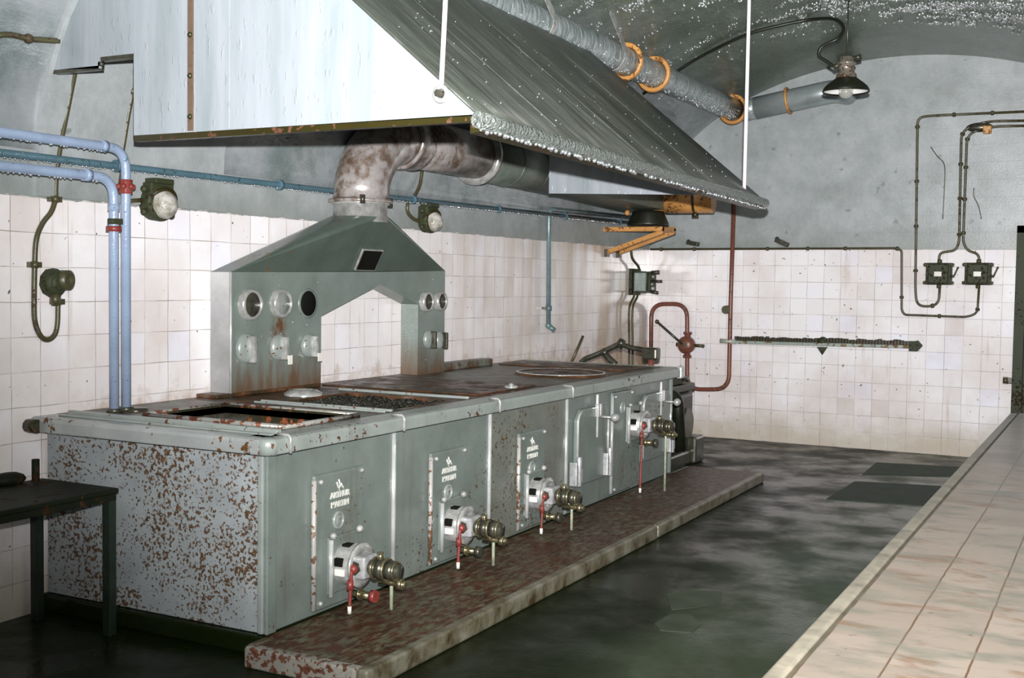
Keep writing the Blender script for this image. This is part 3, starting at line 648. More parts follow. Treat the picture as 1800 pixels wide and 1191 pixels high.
MB().lathe((.36, 9.77, 1.978), (0, 0, 1), [(0, 0), (0, .185), (.02, .185), (.11, .145), (.132, .14), (.132, 0)], 32).build('cone', M['black'], FC)
MB().ball((.22, 9.62, 2.09), .025).build('bolt_head', M['orange'], FC)
FO = thing('fan_outlet', (.5, 9.85, 2.2), 'short orange cylindrical fan casing beside the black cone near the far corner', 'fan')
ctr = at(1186, 350, 1, 9.9)
MB().cyl((.50, 9.85, ctr.z-.0), (.92, 9.9, ctr.z), .13, n=32).build('casing', M['orange'], FO)
MB().cyl((.38, 9.83, ctr.z-.06), (.52, 9.85, ctr.z), .07, .13).build('inlet_cone', M['orange'], FO)
MB().ring((.76, 9.88, ctr.z), (1, .1, 0), .133, .012).cyl((.76, 9.88, ctr.z-.165), (.76, 9.88, ctr.z-.12), .03).build('casing_band', M['olive_rust'], FO)

# ------------------------------------------------------------------ extractor hood
HY0, HY1 = 3.504, 7.04
H_ = thing('extractor_hood', (1.1, 5.2, 2.04), 'large sheet-metal extractor hood, bright end panel and dark wet slope, hanging over the range', 'extractor hood')
def hp(x, z, y=HY0): return (x, y, z)
def vz(x): return vault_z(x, .01)
sl = (2.479-2.036)/(2.161-1.633)
def slz(x): return 2.036+(2.161-x)*sl
xt = 2.161
while slz(xt) < vz(xt): xt -= .005
outer = [(.02, 2.343)]
outer = [(XC-(AX-.01)*math.sqrt(1-((2.343-Z0)/(BZ-.01))**2)+.003, 2.343), (.354, 2.326), (.355, 2.373), (.548, 2.37), (.547, 2.041), (2.161, 2.036), (xt, slz(xt))]
k = xt
while k > .10: outer.append((k, vz(k)-.004)); k -= .05
# end panel split into quads by columns so that the concave outline is meshed cleanly
def col_panel(y, th, xs, zlo, zhi):
    mb = MB()
    for a, b_ in zip(xs[:-1], xs[1:]):
        mb.prism([(a, y, zlo(a+1e-4)), (b_, y, zlo(b_-1e-4)), (b_, y, zhi(b_)), (a, y, zhi(a))], (0, th, 0))
    return mb
def zlo(x):
    if x < .354: return 2.343-.017*(x/.354)
    if x < .5475: return 2.372
    return 2.041-.005*(x-.547)/1.614
def zhi(x): return min(vz(x)-.003, slz(x))
xs = sorted(set([.066, .12, .2, .28, .354, .42, .5475]+[.5475+.0537*i for i in range(1, 31)]+[xt, 2.160]))
xs = [q for q in xs if q <= 2.160]
col_panel(HY0, .012, xs, zlo, zhi).build('end_panel', M['hood_end'], H_, label='bright blue-grey near end panel')
def zlo2(x): return 2.0 if x > .3 else 2.35
col_panel(HY1-.012, .012, [.712+.06*i for i in range(24)]+[2.14], lambda x: 2.06-.033*(x-.71)/1.07, lambda x: min(vz(x)-.003, slz(x)-.05)).build('far_end_panel', M['hood_end'], H_)
MB().box((.55, HY0, 2.016), (2.15, HY0+.03, 2.040)).build('end_flange', M['olive_rust'], H_)
MB().cyl((.354, HY0, 2.345), (.354, HY0+.02, 2.345), .01).box((.36, HY0, 2.355), (.548, HY0+.03, 2.372)).box((.07, HY0, 2.322), (.35, HY0+.03, 2.338)).build('notch_flange', M['bronze'], H_)
xsm = at(336, 100, 1, HY0).x
MB().box((xsm-.014, HY0-.006, 2.045), (xsm+.014, HY0+.001, vz(xsm)-.01)).build('seam_strip', M['seam'], H_)
xsn = at(402, 100, 1, HY0).x
MB().box((xsn-.004, HY0-.003, 2.045), (xsn+.004, HY0+.001, vz(xsn)-.01)).build('panel_joint', M['hood_end'], H_)
each([MB().ball((xsm, HY0-.006, 2.1+q*.16), .012, 8) for q in range(5)], 'rivet', M['olive_rust'], H_)
# sloping sheet
def zed(x, y): return slz(x)-.05*(y-HY0)/(HY1-HY0)
xt2 = xt-.03
nseg = 12; mb = MB(); vs = []; fs = []
for i in range(nseg+1):
    y = HY0-.012+(HY1-HY0+.012)*i/nseg
    for j in range(9):
        x = 2.165+(xt2-2.165)*j/8
        vs.append((x, y, min(zed(x, y)+.012+.006*math.sin(i*2.1)*math.sin(PI*j/8), vz(x))))
for i in range(nseg):
    for j in range(8): a = i*9+j; fs.append((a, a+1, a+10, a+9))
mb.add(vs, fs, True); o = mb.build('sloping_panel', M['hood_slope'], H_, label='dark wet sloping front sheet')
sd_ = o.modifiers.new('solid', 'SOLIDIFY'); sd_.thickness = .008; sd_.offset = -1
for y in (4.25, 5.15, 6.1):
    MB().beam((2.10, y, zed(2.10, y)+.016), (xt2+.05, y, zed(xt2+.05, y)+.012), .014, .006).build('standing_seam', M['hood_slope'], H_, bevel=.003)
# rolled wet lip along the lower edge
mb = MB(); mb.sweep([(2.175, HY0-.02+(HY1-HY0+.03)*i/20, 2.018-.05*i/20) for i in range(21)], .030, 16); mb.build('rolled_lip', M['lip'], H_)
MB().prism([(2.12, HY0+.02, 1.978), (2.16, HY0+.02, 1.985), (2.16, HY0+.02, 2.03), (2.12, HY0+.02, 2.03)], (0, HY1-HY0-.03, -.05)).build('lip_flange', M['olive_rust'], H_)

# ------------------------------------------------------------------ hanger rods of the hood
def hanger(px_top, px_bot, yy, lab, eye=True):
    b = at(*px_bot, 1, yy); t = at(*px_top, 1, yy); d = (t-b).normalized()
    top = b+d*((vault_z(t.x, -.005)-b.z)/d.z)
    h = thing('hanger_rod', tuple(b), lab, 'rod', 'hanger rods of the hood')
    MB().cyl(b+d*(.03 if eye else -.10), top, .0085 if eye else .011, n=12).build('rod', M['white_rod'], h)
    if eye:
        MB().ring(b+V((0, 0, .0)), (0, 1, 0), .024, .009).build('eye', M['steel'], h)
        MB().cyl(b+V((0, .022, 0)), b+V((0, -.025, 0)), .014, n=6).build('bolt', M['bronze'], h)
    return h
hanger((783, 0), (775, 165), HY0-.022, 'white hanger rod bolted to the bright near end of the hood')
p = at(1308, 300, 1, 6.85)
hanger((1317, 0), (1309, 306), 6.85, 'thin pale hanger rod at the far lower corner of the hood', False)

# ------------------------------------------------------------------ ceiling duct
DC = thing('ceiling_duct', (.93, 8, 3.06), 'wet silver round duct running under the vault and turning along the end wall', 'duct')
d0 = V((.92, 4.0, 3.035)); d1 = V((.93, 10.43, 3.06)); dr = .097
MB().sweep([d0+(d1-d0)*i/10 for i in range(11)], dr, 28).build('duct_run', M['foil'], DC)
e = at(1335, 186, 1, 10.45); e2 = at(1478, 146, 1, 10.45)
MB().sweep(fillet([d1-V((0, .02, 0)), V((1.0, 10.50, 3.065)), V((1.12, 10.5, 3.085))], .09), dr, 24).build('elbow', M['foil'], DC)
MB().sweep(fillet([V((1.10, 10.5, 3.08)), V((1.82, 10.5, 3.195)), V((1.87, 10.76, 3.20))], .15), dr+.004, 28).build('cross_run', sm('smooth_grey_duct', (.40, .46, .46), .3, .5, var=.25, sc=5), DC)
for yy in (7.8, 8.36, 10.36):
    c = d0+(d1-d0)*((yy-4.0)/6.43)
    MB().ring(c, (0, 1, .02), dr+.022, .02, 32, 6).ring(c+V((0, .035, 0)), (0, 1, .02), dr+.016, .012, 32, 6).build('flange', M['orange'], DC, label='orange flange ring')
MB().ring((1.40, 10.5, 3.13), (1, 0, .16), dr+.014, .013, 28, 6).build('flange', M['orange'], DC)
for yy in (6.42, 7.55):
    c = d0+(d1-d0)*((yy-4.0)/6.43)
    mb = MB(); R1 = dr+.012
    q0 = [c+V((R1*math.cos(a), 0, R1*math.sin(a))) for a in [(-2.6+k*.22) for k in range(17)]]
    for a, b_ in zip(q0[:-1], q0[1:]): mb.beam(a, b_, .045, .006, (0, 1, 0)) if False else mb.prism([a+V((0, -.025, 0)), b_+V((0, -.025, 0)), b_*1+(b_-c).normalized()*.006+V((0, -.025, 0)), a+(a-c).normalized()*.006+V((0, -.025, 0))], (0, .05, 0))
    mb.beam(c+V((R1, 0, .02)), V((c.x+R1+.04, yy-.38, vault_z(c.x+R1+.04, -.004))), .05, .006, (1, 0, 0))
    mb.build('strap', M['steel'], DC)

# ------------------------------------------------------------------ pendant lamp
LP = at(1487, 160, 0, 2.35); LX, LY = LP.x, LP.y; lz = LP.z
L_ = thing('pendant_lamp', (LX, LY, lz), 'pendant lamp with dark enamel shade and clear bulb hanging from the vault', 'lamp')
MB().cyl((LX, LY, lz+.22), (LX, LY, vault_z(LX, -.003)), .006, n=8).lathe((LX, LY, vault_z(LX)-.02), (0, 0, 1), [(0, .0), (0, .03), (.03, .03)]).build('hanging_rod', M['bronze'], L_)
MB().lathe((LX, LY, lz), (0, 0, 1), [(0, .158), (-.008, .162), (.002, .163), (.03, .148), (.055, .12), (.085, .08), (.10, .062)], 36).build('shade', M['black'], L_)
MB().lathe((LX, LY, lz), (0, 0, 1), [(.001, .154), (.028, .140), (.052, .112), (.08, .072), (.085, 0)], 36).build('shade_lining', sm('white_enamel', (.75, .75, .72), .25, var=.1), L_)
MB().lathe((LX, LY, lz+.08), (0, 0, 1), [(0, .075), (.04, .068), (.045, .056), (.10, .052), (.105, .066), (.12, .066), (.122, .056), (.155, .056), (.16, .03), (.16, 0)], 28).build('lamp_cap', rusty('rusty_lamp_cap', (.24, .22, .18), (.12, .05, .02), 1.0, 40, .3, .4, streak=False), L_)
MB().cyl((LX+.05, LY, lz+.225), (LX+.10, LY, lz+.235), .018).cyl((LX-.05, LY, lz+.19), (LX-.09, LY, lz+.17), .018).build('cable_gland', M['bronze'], L_)
MB().lathe((LX, LY, lz+.05), (0, 0, -1), [(-.02, .028), (0, .03), (.02, .042), (.05, .052), (.075, .048), (.095, .03), (.102, 0)], 24).build('bulb', M['glass'], L_)
MB().cyl((LX, LY, lz+.055), (LX, LY, lz+.0), .012).build('filament_stem', M['white_lab'], L_)
# its cable along the vault
cp = [at_vault(u, v, .025) for u, v in ((1130, 165), (1190, 125), (1240, 95), (1310, 62), (1370, 45), (1430, 34))]
cp += [at(u, v, 1, yy) for u, v, yy in ((1468, 34, 8.6), (1483, 50, 8.5), (1472, 68, LY), (1445, 82, LY), (1440, 98, LY), (1456, 110, LY))]+[V((LX-.08, LY, lz+.172))]
o = MB().sweep(catmull(cp, 6), .0125, 8).build('lamp_cable', M['black']); tag(o, 'black cable running over the vault and looping down to the pendant lamp', 'cable')

# ------------------------------------------------------------------ blue pipes
def pipe(name, pts, r, fil, mat, label, cat='pipe', group=None, clips=None, n=14, collars=(), clipm=None):
    org = V(pts[-1])
    t = thing(name, tuple(org), label, cat, group)
    path = fillet(pts, fil, 8)
    MB().sweep(path, r, n).build('tube', mat, t)
    if clips:
        L = [0]
        for a, b_ in zip(path[:-1], path[1:]): L.append(L[-1]+(b_-a).length)
        for c in clips:
            s_ = c*L[-1]
            for i in range(len(L)-1):
                if L[i] <= s_ <= L[i+1]:
                    f = (s_-L[i])/max(1e-6, L[i+1]-L[i]); p = path[i].lerp(path[i+1], f); d = (path[i+1]-path[i]).normalized()
                    MB().cyl(p-d*.012, p+d*.012, r*1.75, n=10).build('clip', clipm or mat, t); break
    return t
def ring_on(t, p, d, r, h, mat, name='coupling'):
    p = V(p); d = V(d).normalized(); return MB().cyl(p-d*h/2, p+d*h/2, r, n=20).build(name, mat, t)
yB, yA = 3.79, 3.83
bx = at(222, 722, 2, LZ); ax_ = at(201, 725, 2, LZ)
zA = at(215, 262, 0, .16).z; zB = at(195, 313, 0, .16).z
A = pipe('water_pipe', [(bx.x, 1.2, zA-.01), (bx.x, bx.y, zA), (bx.x, bx.y, LZ)], .0215, .10, M['blue'], 'thick light-blue pipe, the right one of the upright pair, with a red valve collar', group='thick blue pipes')
B2 = pipe('water_pipe', [(ax_.x, 1.2, zB-.01), (ax_.x, ax_.y, zB), (ax_.x, ax_.y, LZ)], .0215, .10, M['blue'], 'thick light-blue pipe, the left one of the upright pair, bending off lower', group='thick blue pipes')
zc = at(220, 328, 0, bx.x).z; c = V((bx.x, bx.y, zc))
v_ = MB().cyl(c-V((0, 0, .032)), c+V((0, 0, .032)), .030, n=8)
for k in range(6): a = k*PI/3; v_.ball(c+V((math.cos(a)*.032, math.sin(a)*.032, 0)), .014, 8)
v_.build('valve_collar', M['red'], A, bevel=.003, label='red valve collar')
ring_on(A, (bx.x, bx.y, LZ+.01), (0, 0, 1), .034, .02, M['bronze'], 'foot_flange')
ring_on(A, (bx.x, bx.y-.13, zA), (0, 1, 0), .026, .03, M['blue'])
zc = at(199, 402, 0, ax_.x).z; c = V((ax_.x, ax_.y, zc))
MB().cyl(c-V((0, 0, .012)), c+V((0, 0, .012)), .034, n=12).build('valve_collar', M['red'], B2, label='red collar')
MB().cyl(c+V((0, 0, .02)), c+V((0, 0, .045)), .027).box(c+V((.0, -.02, .02)), c+V((.035, .02, .045))).build('valve_body', M['green_cast'], B2)
ring_on(B2, (ax_.x, ax_.y, LZ+.01), (0, 0, 1), .034, .02, M['bronze'], 'foot_flange'); ring_on(B2, (ax_.x, ax_.y, zB-.13), (0, 0, 1), .026, .03, M['blue']); ring_on(B2, (ax_.x, ax_.y-.15, zB), (0, 1, 0), .026, .03, M['blue'])
thn = [V((.055, 1.0, 1.952)), V((.055, 5.5, 1.978)), V((.055, 10.6, 2.03))]
pipe('thin_wall_pipe', thn, .0165, .05, M['teal'], 'long thin teal-blue wet pipe running along the left wall above the tiles', clips=[.3, .42, .56, .68, .8, .92])
p0 = at(1112, 383, 0, .05); p1_ = at(965, 367, 0, .05); p2_ = at(964, 572, 0, .05)
pd = pipe('drop_pipe', [p0+V((0, .3, .01)), p1_, p2_], .019, .07, sm('grey_teal_pipe', (.13, .19, .20), .25, .1, var=.3), 'grey-teal pipe dropping down the tiles beyond the flue housing and ending in a tap')
MB().cyl(p2_+V((0, 0, .12)), p2_+V((0, 0, .16)), .026).cyl(p2_+V((0, 0, .0)), p2_+V((.05, .02, -.04)), .02).ball(p2_, .026).build('tap_end', sm('tealtap', (.12, .19, .19), .3, .2), pd)
MB().box(p2_+V((-.05, -.03, .13)), p2_+V((0, .0, .15))).build('wall_clip', M['bronze'], pd)

# ------------------------------------------------------------------ bulkhead lamps
def bulkhead(p, s, lab):
    t = thing('bulkhead_lamp', tuple(p), lab, 'lamp', 'bulkhead lamps on the left wall')
    b = MB().box(p+V((-.06, -.07, -.02))*s, p+V((.02, .08, .085))*s).lathe(p+V((-.05, 0, -.01))*s, (1, 0, 0), [(0, .085*s), (.05*s, .09*s), (.07*s, .09*s), (.075*s, .07*s)], 24)
    b.build('housing', M['green_cast'], t, bevel=.008)
    MB().box(p+V((-.05, -.055, .08))*s, p+V((.035, .065, .105))*s).build('cap', M['green_cast'], t, bevel=.004)
    dr_ = V((.8, -.15, -.5)).normalized()
    MB().lathe(p+V((.0, .012, -.01))*s, dr_, [(0, .072*s), (.03*s, .070*s), (.06*s, .058*s), (.085*s, .035*s), (.095*s, 0)], 24).build('glass_dome', M['glassd'], t)
    MB().ring(p+V((.005, .01, -.012))*s, dr_, .076*s, .010*s).build('glass_ring', M['olive_rust'], t)
    m = MB()
    for a, b_ in ((-.09, .05), (.1, .03), (.09, -.07), (-.09, -.06)): m.ball(p+V((-.01, a, b_))*s, .018*s, 10)
    m.build('lug', M['green_cast'], t)
    return t
q1 = at(287, 352, 0, .085); bulkhead(V((.06, q1.y, q1.z)), .98, 'cast bulkhead lamp with grimy glass on the left wall right of the blue pipes')
q2 = at(762, 384, 0, .085); bulkhead(V((.06, q2.y, q2.z)), .95, 'cast bulkhead lamp with glass beyond the top of the flue housing')
c0 = at(232, 355, 0, .03)
o = MB().sweep([V((.03, c0.y-.05, c0.z-.0)), V((.035, q1.y-.06, q1.z+.0))], .010, 8).build('lamp_conduit', M['conduit']); tag(o, 'short dark conduit between the blue pipes and the nearer bulkhead lamp', 'conduit')
cw = [at(u, v, 0, .03) for u, v in ((742, 300), (738, 325), (728, 345), (717, 358), (718, 375), (732, 387), (745, 383))]
o = MB().sweep(catmull(cw), .012, 8).build('lamp_conduit', M['conduit']); tag(o, 'curled dark conduit dropping to the farther bulkhead lamp beside the elbow pipe', 'conduit')

# ------------------------------------------------------------------ conduits and socket at the left
def wallpath(pts, off=.02): return [at_vault(u, v, off) for u, v in pts]
wp1 = wallpath([(133, 120), (125, 160), (117, 200), (108, 245), (101, 290), (98, 325), (97, 350), (90, 372), (75, 392), (64, 420), (61, 465), (60, 520), (61, 562), (70, 588), (83, 597), (96, 588), (101, 568), (102, 530)], .022)
t = thing('socket_conduit', tuple(wp1[-1]), 'olive conduit curving down the left tiles and back up to the round socket', 'conduit')
MB().sweep(catmull(wp1, 6), .0115, 10).build('tube', M['conduit'], t)
for i in (3, 6, 10, 17): MB().ball(wp1[i], .02, 8).box(wp1[i]+V((-.02, -.03, -.012)), wp1[i]+V((.01, .03, .012))).build('clip', M['conduit'], t)
sp = at(104, 497, 0, .05)
t = thing('wall_socket', (0, sp.y, sp.z), 'round olive-green cast wall socket on the left tiles above the looped conduit', 'socket')
MB().lathe((0, sp.y, sp.z), (1, 0, 0), [(0, .065), (.03, .062), (.05, .05), (.052, .035), (.06, .03), (.06, 0)], 10).build('housing', M['green_cast'], t, bevel=.004)
MB().lathe((.03, sp.y+.03, sp.z+.012), (1, .3, 0), [(0, .045), (.04, .044), (.045, .03), (.03, .026), (.03, 0)], 18).build('cover', M['conduit'], t)
MB().cyl((.025, sp.y, sp.z-.05), (.025, sp.y, sp.z-.10), .026, .016).build('gland', M['conduit'], t)
wp2 = wallpath([(226, 97), (233, 103), (235, 120), (233, 160), (225, 205), (217, 255), (210, 300), (206, 340)], .02)
t = thing('wall_conduit', tuple(wp2[-1]), 'dark conduit from the notch of the hood down the left wall to the blue pipes', 'conduit')
MB().sweep(catmull(wp2, 6), .011, 10).build('tube', M['conduit'], t); MB().ball(wp2[3], .02, 8).build('clip', M['conduit'], t)
wp3 = wallpath([(-40, 75), (-10, 66), (5, 61), (25, 62), (50, 68), (75, 70), (103, 72)], .02)
t = thing('wall_conduit', tuple(wp3[-1]), 'dark cable high on the left wall reaching the near end of the hood', 'conduit')
MB().sweep(catmull(wp3, 6), .012, 10).build('tube', M['conduit'], t); MB().ball(wp3[4], .022, 8).build('clip', M['conduit'], t)

# ------------------------------------------------------------------ end wall services
WB = BACK-.022
def bw(u, v, off=.022): return at(u, v, 1, BACK-off)
def bpipe(name, pts, r, fil, label, clips, off=.022, mat=None, cat='conduit', group=None):
    return pipe(name, [bw(u, v, off) for u, v in pts], r, fil, mat or M['conduit'], label, cat, group, clips, 10)
G = 'dark conduits on the end wall'
bpipe('wall_conduit', [(1801, 196), (1640, 203), (1613, 206), (1609, 510), (1612, 538), (1650, 538), (1652, 503)], .0115, .13, 'dark conduit, the outer left one, looping under the left switch box', [.09, .2, .33, .5, .64, .78, .93], group=G)
bpipe('wall_conduit', [(1801, 212), (1735, 213), (1690, 228), (1686, 425), (1680, 440), (1651, 444), (1651, 462)], .0115, .09, 'dark conduit from the junction splash to the top of the left switch box', [.3, .45, .62, .8], group=G)
bpipe('wall_conduit', [(1801, 221), (1745, 222), (1700, 234), (1693, 425), (1700, 440), (1720, 446), (1722, 462)], .0115, .09, 'dark conduit beside it running to the top of the right switch box', [.3, .45, .62, .8], group=G)
bpipe('wall_conduit', [(1143, 438), (1576, 436), (1585, 440), (1585, 545), (1590, 553), (1700, 557), (1718, 550), (1721, 505)], .0105, .09, 'thin dark conduit along the top of the end tiles, dropping to the right switch box', [.03, .12, .22, .31, .41, .5, .62, .74, .86, .95], group=G)
def switch_box(c, lab):
    t = thing('switch_box', tuple(c), lab, 'switch box', 'switch boxes on the end wall')
    x, y, z = c
    MB().box((x-.105, y-.11, z-.095), (x+.105, y, z+.095)).build('case', M['green_cast'], t, bevel=.012, seg=3)
    MB().box((x-.085, y-.13, z-.085), (x+.085, y-.105, z+.085)).build('cover', M['green_cast'], t, bevel=.012, seg=3)
    for a in (-1, 1):
        for b_ in (-1, 1): MB().cyl((x+a*.108, y-.12, z+b_*.078), (x+a*.108, y-.02, z+b_*.078), .017, n=10).ball((x+a*.108, y-.12, z+b_*.078), .015, 8).build('corner_bolt', M['conduit'], t)
    MB().box((x-.03, y-.135, z-.022), (x+.03, y-.129, z+.018)).build('label_plate', M['white_lab'], t)
    MB().cyl((x+.10, y-.08, z-.02), (x+.13, y-.08, z-.02), .012).cyl((x+.125, y-.08, z-.02), (x+.155, y-.09, z+.05), .007).ball((x+.156, y-.09, z+.053), .011, 8).build('lever', M['conduit'], t)
    MB().cyl((x, y-.04, z+.09), (x, y-.04, z+.125), .02).cyl((x, y-.04, z-.09), (x, y-.04, z-.125), .02).build('gland', M['conduit'], t)
    return t
for (u, v, lab) in ((1650, 481, 'dark green cast switch box, the left of the two on the end wall'), (1719, 481, 'dark green cast switch box, the right of the two on the end wall')):
    c = at(u, v, 1, BACK-.08); c.y = BACK; switch_box(c, lab)
c = bw(1722, 224, .0)
t = thing('junction_box', tuple(c), 'dark grimy junction lump high on the end wall where the conduits bend', 'junction box')
MB().ball((c.x, BACK-.01, c.z), .10, 16, (1.1, .35, .42)).build('body', M['bronze'], t); MB().box((c.x+.03, BACK-.05, c.z-.06), (c.x+.10, BACK, c.z+.01)).build('lug', M['orange'], t, bevel=.01)
for u, v, lab, sl_ in ((1220, 428, 'dark iron stub above the end tiles, left of the tall red pipe', .012), (1376, 427, 'dark iron stub above the end tiles, right of the tall red pipe', .03)):
    c = bw(u, v, 0); t = thing('iron_stub', tuple(c), lab, 'hook', 'iron stubs above the tiles')
    MB().beam((c.x-.055, BACK-.03, c.z+sl_), (c.x+.06, BACK-.05, c.z-sl_*.7), .06, .04).build('bar', M['bronze'], t, bevel=.004); MB().ball((c.x-.05, BACK-.02, c.z+sl_+.008), .022, 8).build('bolt', M['bronze'], t)
# red pipe with hand pump
rp = [(1144, 660), (1145, 534), (1208, 534), (1208, 684), (1281, 684), (1284, 545), (1291, 325)]
t = pipe('red_pipe', [bw(u, v, .05) for u, v in rp], .021, .14, M['redpipe'], 'dull red pipe looping over the end wall and rising behind the hood', clips=None)
c = bw(1277, 544, .05); MB().cyl((c.x, BACK-.0, c.z), (c.x, BACK-.08, c.z), .04).build('wall_clamp', M['conduit'], t)
c = bw(1206, 606, .09)
t = thing('hand_pump', tuple(c), 'round red hand pump with a long lever on the looping red pipe', 'pump')
MB().lathe((c.x, BACK-.02, c.z), (0, -1, 0), [(0, .05), (.02, .08), (.08, .085), (.1, .07), (.12, .04), (.12, 0)], 28).build('pump_body', M['redpipe'], t)
MB().cyl((c.x, BACK-.05, c.z+.07), (c.x, BACK-.05, c.z+.10), .03).cyl((c.x, BACK-.05, c.z+.10), (c.x, BACK-.05, c.z+.125), .042).cyl((c.x, BACK-.05, c.z-.07), (c.x, BACK-.05, c.z-.10), .03).cyl((c.x, BACK-.05, c.z-.10), (c.x, BACK-.05, c.z-.125), .042).build('union_nut', M['redpipe'], t)
hh = bw(1155, 565, .14)
MB().cyl((c.x-.02, BACK-.14, c.z+.01), hh, .012).ball(hh, .022, 10).cyl((c.x, BACK-.15, c.z), (c.x, BACK-.10, c.z), .02).build('lever', M['bronze'], t)
each([MB().cyl((c.x+.07, BACK-.07, c.z-.002), (c.x+.175, BACK-.07, c.z-.004), .016), MB().cyl((c.x-.07, BACK-.07, c.z), (c.x-.105, BACK-.07, c.z), .02)], 'side_outlet', M['conduit'], t)
# rail
a, b_ = bw(1276, 599, .03), bw(1609, 607, .03)
t = thing('wall_rail', tuple(a.lerp(b_, .5)), 'long pale green corroded rail fixed across the end-wall tiles', 'rail')
MB().beam(a+V((0, 0, -.008)), b_+V((0, 0, -.012)), .05, .03, (0, 0, 1)).build('rail_bar', rusty('pale_green_rail', (.27, .32, .28), (.2, .12, .05), .8, 26, .35, streak=False), t, bevel=.005)
mb = MB()
for i in range(60):
    f = .06+.92*i/59; p = a.lerp(b_, f); mb.box((p.x-.016, BACK-.045, p.z+.005), (p.x+.016, BACK, p.z+.036+random.uniform(0, .016)))
mb.build('mortar_crust', M['olive_rust'], t)
m_ = bw(1445, 604, .03)
MB().prism([(m_.x-.045, BACK-.04, m_.z-.03), (m_.x+.045, BACK-.04, m_.z-.03), (m_.x+.003, BACK-.04, m_.z-.10)], (0, .04, 0)).lathe((m_.x, BACK-.0, m_.z+.02), (0, -1, 0), [(0, .045), (.05, .035), (.055, 0)]).build('centre_bracket', M['green_cast'], t)
MB().prism([(b_.x-.05, BACK-.06, b_.z+.03), (b_.x-.05, BACK-.06, b_.z-.05), (b_.x+.02, BACK-.06, b_.z-.05), (b_.x+.06, BACK-.06, b_.z), (b_.x+.02, BACK-.06, b_.z+.045)], (0, .06, 0)).build('end_bracket', M['green_cast'], t)
MB().cyl(a+V((-.05, -.02, -.0)), a+V((.1, -.02, -.003)), .022).build('end_knuckle', sm('pale_knuckle', (.4, .42, .36), .3), t)

# switch gear on the left wall near the corner
sg = at(1105, 495, 0, 0.0); sy = sg.y
t = thing('isolator_box', (0, sy+.12, sg.z), 'dark green isolator box with levers on the left wall by the far corner', 'switch box')
zs = sg.z
MB().box((0, sy, zs-.125), (.03, sy+.24, zs+.125)).build('back_plate', M['green_cast'], t, bevel=.005)
MB().box((.03, sy+.03, zs-.10), (.17, sy+.22, zs+.10)).build('case', sm('grey_green_case', (.05, .075, .055), .25, .1, var=.5), t, bevel=.015, seg=3)
MB().box((.17, sy+.04, zs-.09), (.20, sy+.21, zs+.10)).build('cover', M['green_cast'], t, bevel=.01)
MB().cyl((.19, sy+.1, zs+.09), (.27, sy+.1, zs+.095), .018).cyl((.19, sy+.1, zs+.01), (.30, sy+.1, zs+.01), .012).cyl((.19, sy+.1, zs-.09), (.26, sy+.1, zs-.10), .016).build('lever', M['bronze'], t)
MB().ball((.225, sy+.05, zs+.05), .014, 8).ball((.225, sy+.05, zs-.06), .02, 8).ball((.215, sy+.05, zs-.02), .012, 8).build('screw_cap', M['steel'], t)
for k, pp in enumerate((((1109, 425), (1111, 452), (1122, 468), (1124, 480)),)):
    pts = [at(u, v, 0, .06) for u, v in pp]; o = MB().sweep(catmull(pts), .013, 8).build('wall_conduit', M['conduit']); tag(o, 'short conduit from the fan bracket down to the isolator box', 'conduit')
for dx, lab in ((0, 'conduit below the isolator box, the left of the parallel pair'), (6, 'conduit below the isolator box, the right of the parallel pair')):
    pts = [at(u+dx, v, 0, .06) for u, v in ((1116, 512), (1114, 522), (1106, 543), (1106, 600), (1106, 650))]
    o = MB().sweep(catmull(pts), .0115, 8).build('wall_conduit', M['conduit']); tag(o, lab, 'conduit')

# ------------------------------------------------------------------ black boiler beyond the range
BT = thing('boiler', (.75, 8.9, 0), 'black cast-iron boiler standing behind the far end of the range', 'boiler')
bxr = 1.06
MB().box((.25, 8.46, .10), (bxr-.04, 9.2, .60)).build('body', M['black'], BT, bevel=.05, seg=4)
MB().box((.25, 8.5, 0), (bxr-.0, 9.25, .12)).box((.22, 9.06, 0), (bxr+.03, 9.28, .22)).build('base', M['bronze'], BT, bevel=.02)
MB().box((.25, 8.44, .60), (bxr-.02, 9.16, .66)).build('top_plate', M['black'], BT, bevel=.01)
MB().lathe((bxr-.16, 8.95, .66), (0, 0, 1), [(0, .10), (.03, .10), (.03, .15), (.055, .15), (.055, .0)], 28).build('top_flange', M['bronze'], BT)
MB().tube([(bxr-.10, 8.5, .60), (bxr+.02, 8.62, .60), (bxr+.03, 8.66, .16)], .05, .12, 14).build('side_pipe', M['black'], BT)
MB().box((bxr-.16, 8.20, .70), (bxr+.10, 8.5, .755)).build('shelf_lip', M['green_cast'], BT, bevel=.008)
MB().cyl((bxr-.03, 8.9, .35), (bxr+.02, 8.9, .35), .12, n=28).build('fire_door', M['bronze'], BT)
# swivelling filler arm above it
AR = thing('swing_tap', (.6, 8.35, .86), 'dark jointed swing tap rising behind the far end of the range', 'tap')
ya = 8.35
def ap(u, v, y=ya): return at(u, v, 1, y)
pv = [ap(u, v) for u, v in ((1021, 637), (1030, 630), (1046, 624), (1068, 614), (1092, 603))]
MB().sweep(catmull(pv), .022, 10).build('spout', M['bronze'], AR)
MB().ball(ap(1092, 603), .034).cyl(ap(1088, 610), ap(1095, 597), .028).build('joint', M['bronze'], AR)
MB().sweep(catmull([ap(1096, 606), ap(1110, 611), ap(1128, 614), ap(1140, 618)]), .020, 10).build('arm', M['bronze'], AR)
e_ = ap(1145, 621); MB().box(e_+V((-.06, -.05, -.045)), e_+V((.06, .05, .045))).build('pivot_block', M['bronze'], AR, bevel=.015)
MB().cyl(e_+V((0, 0, -.04)), (e_.x, e_.y, .757), .022).build('standpipe', M['redpipe'], AR)
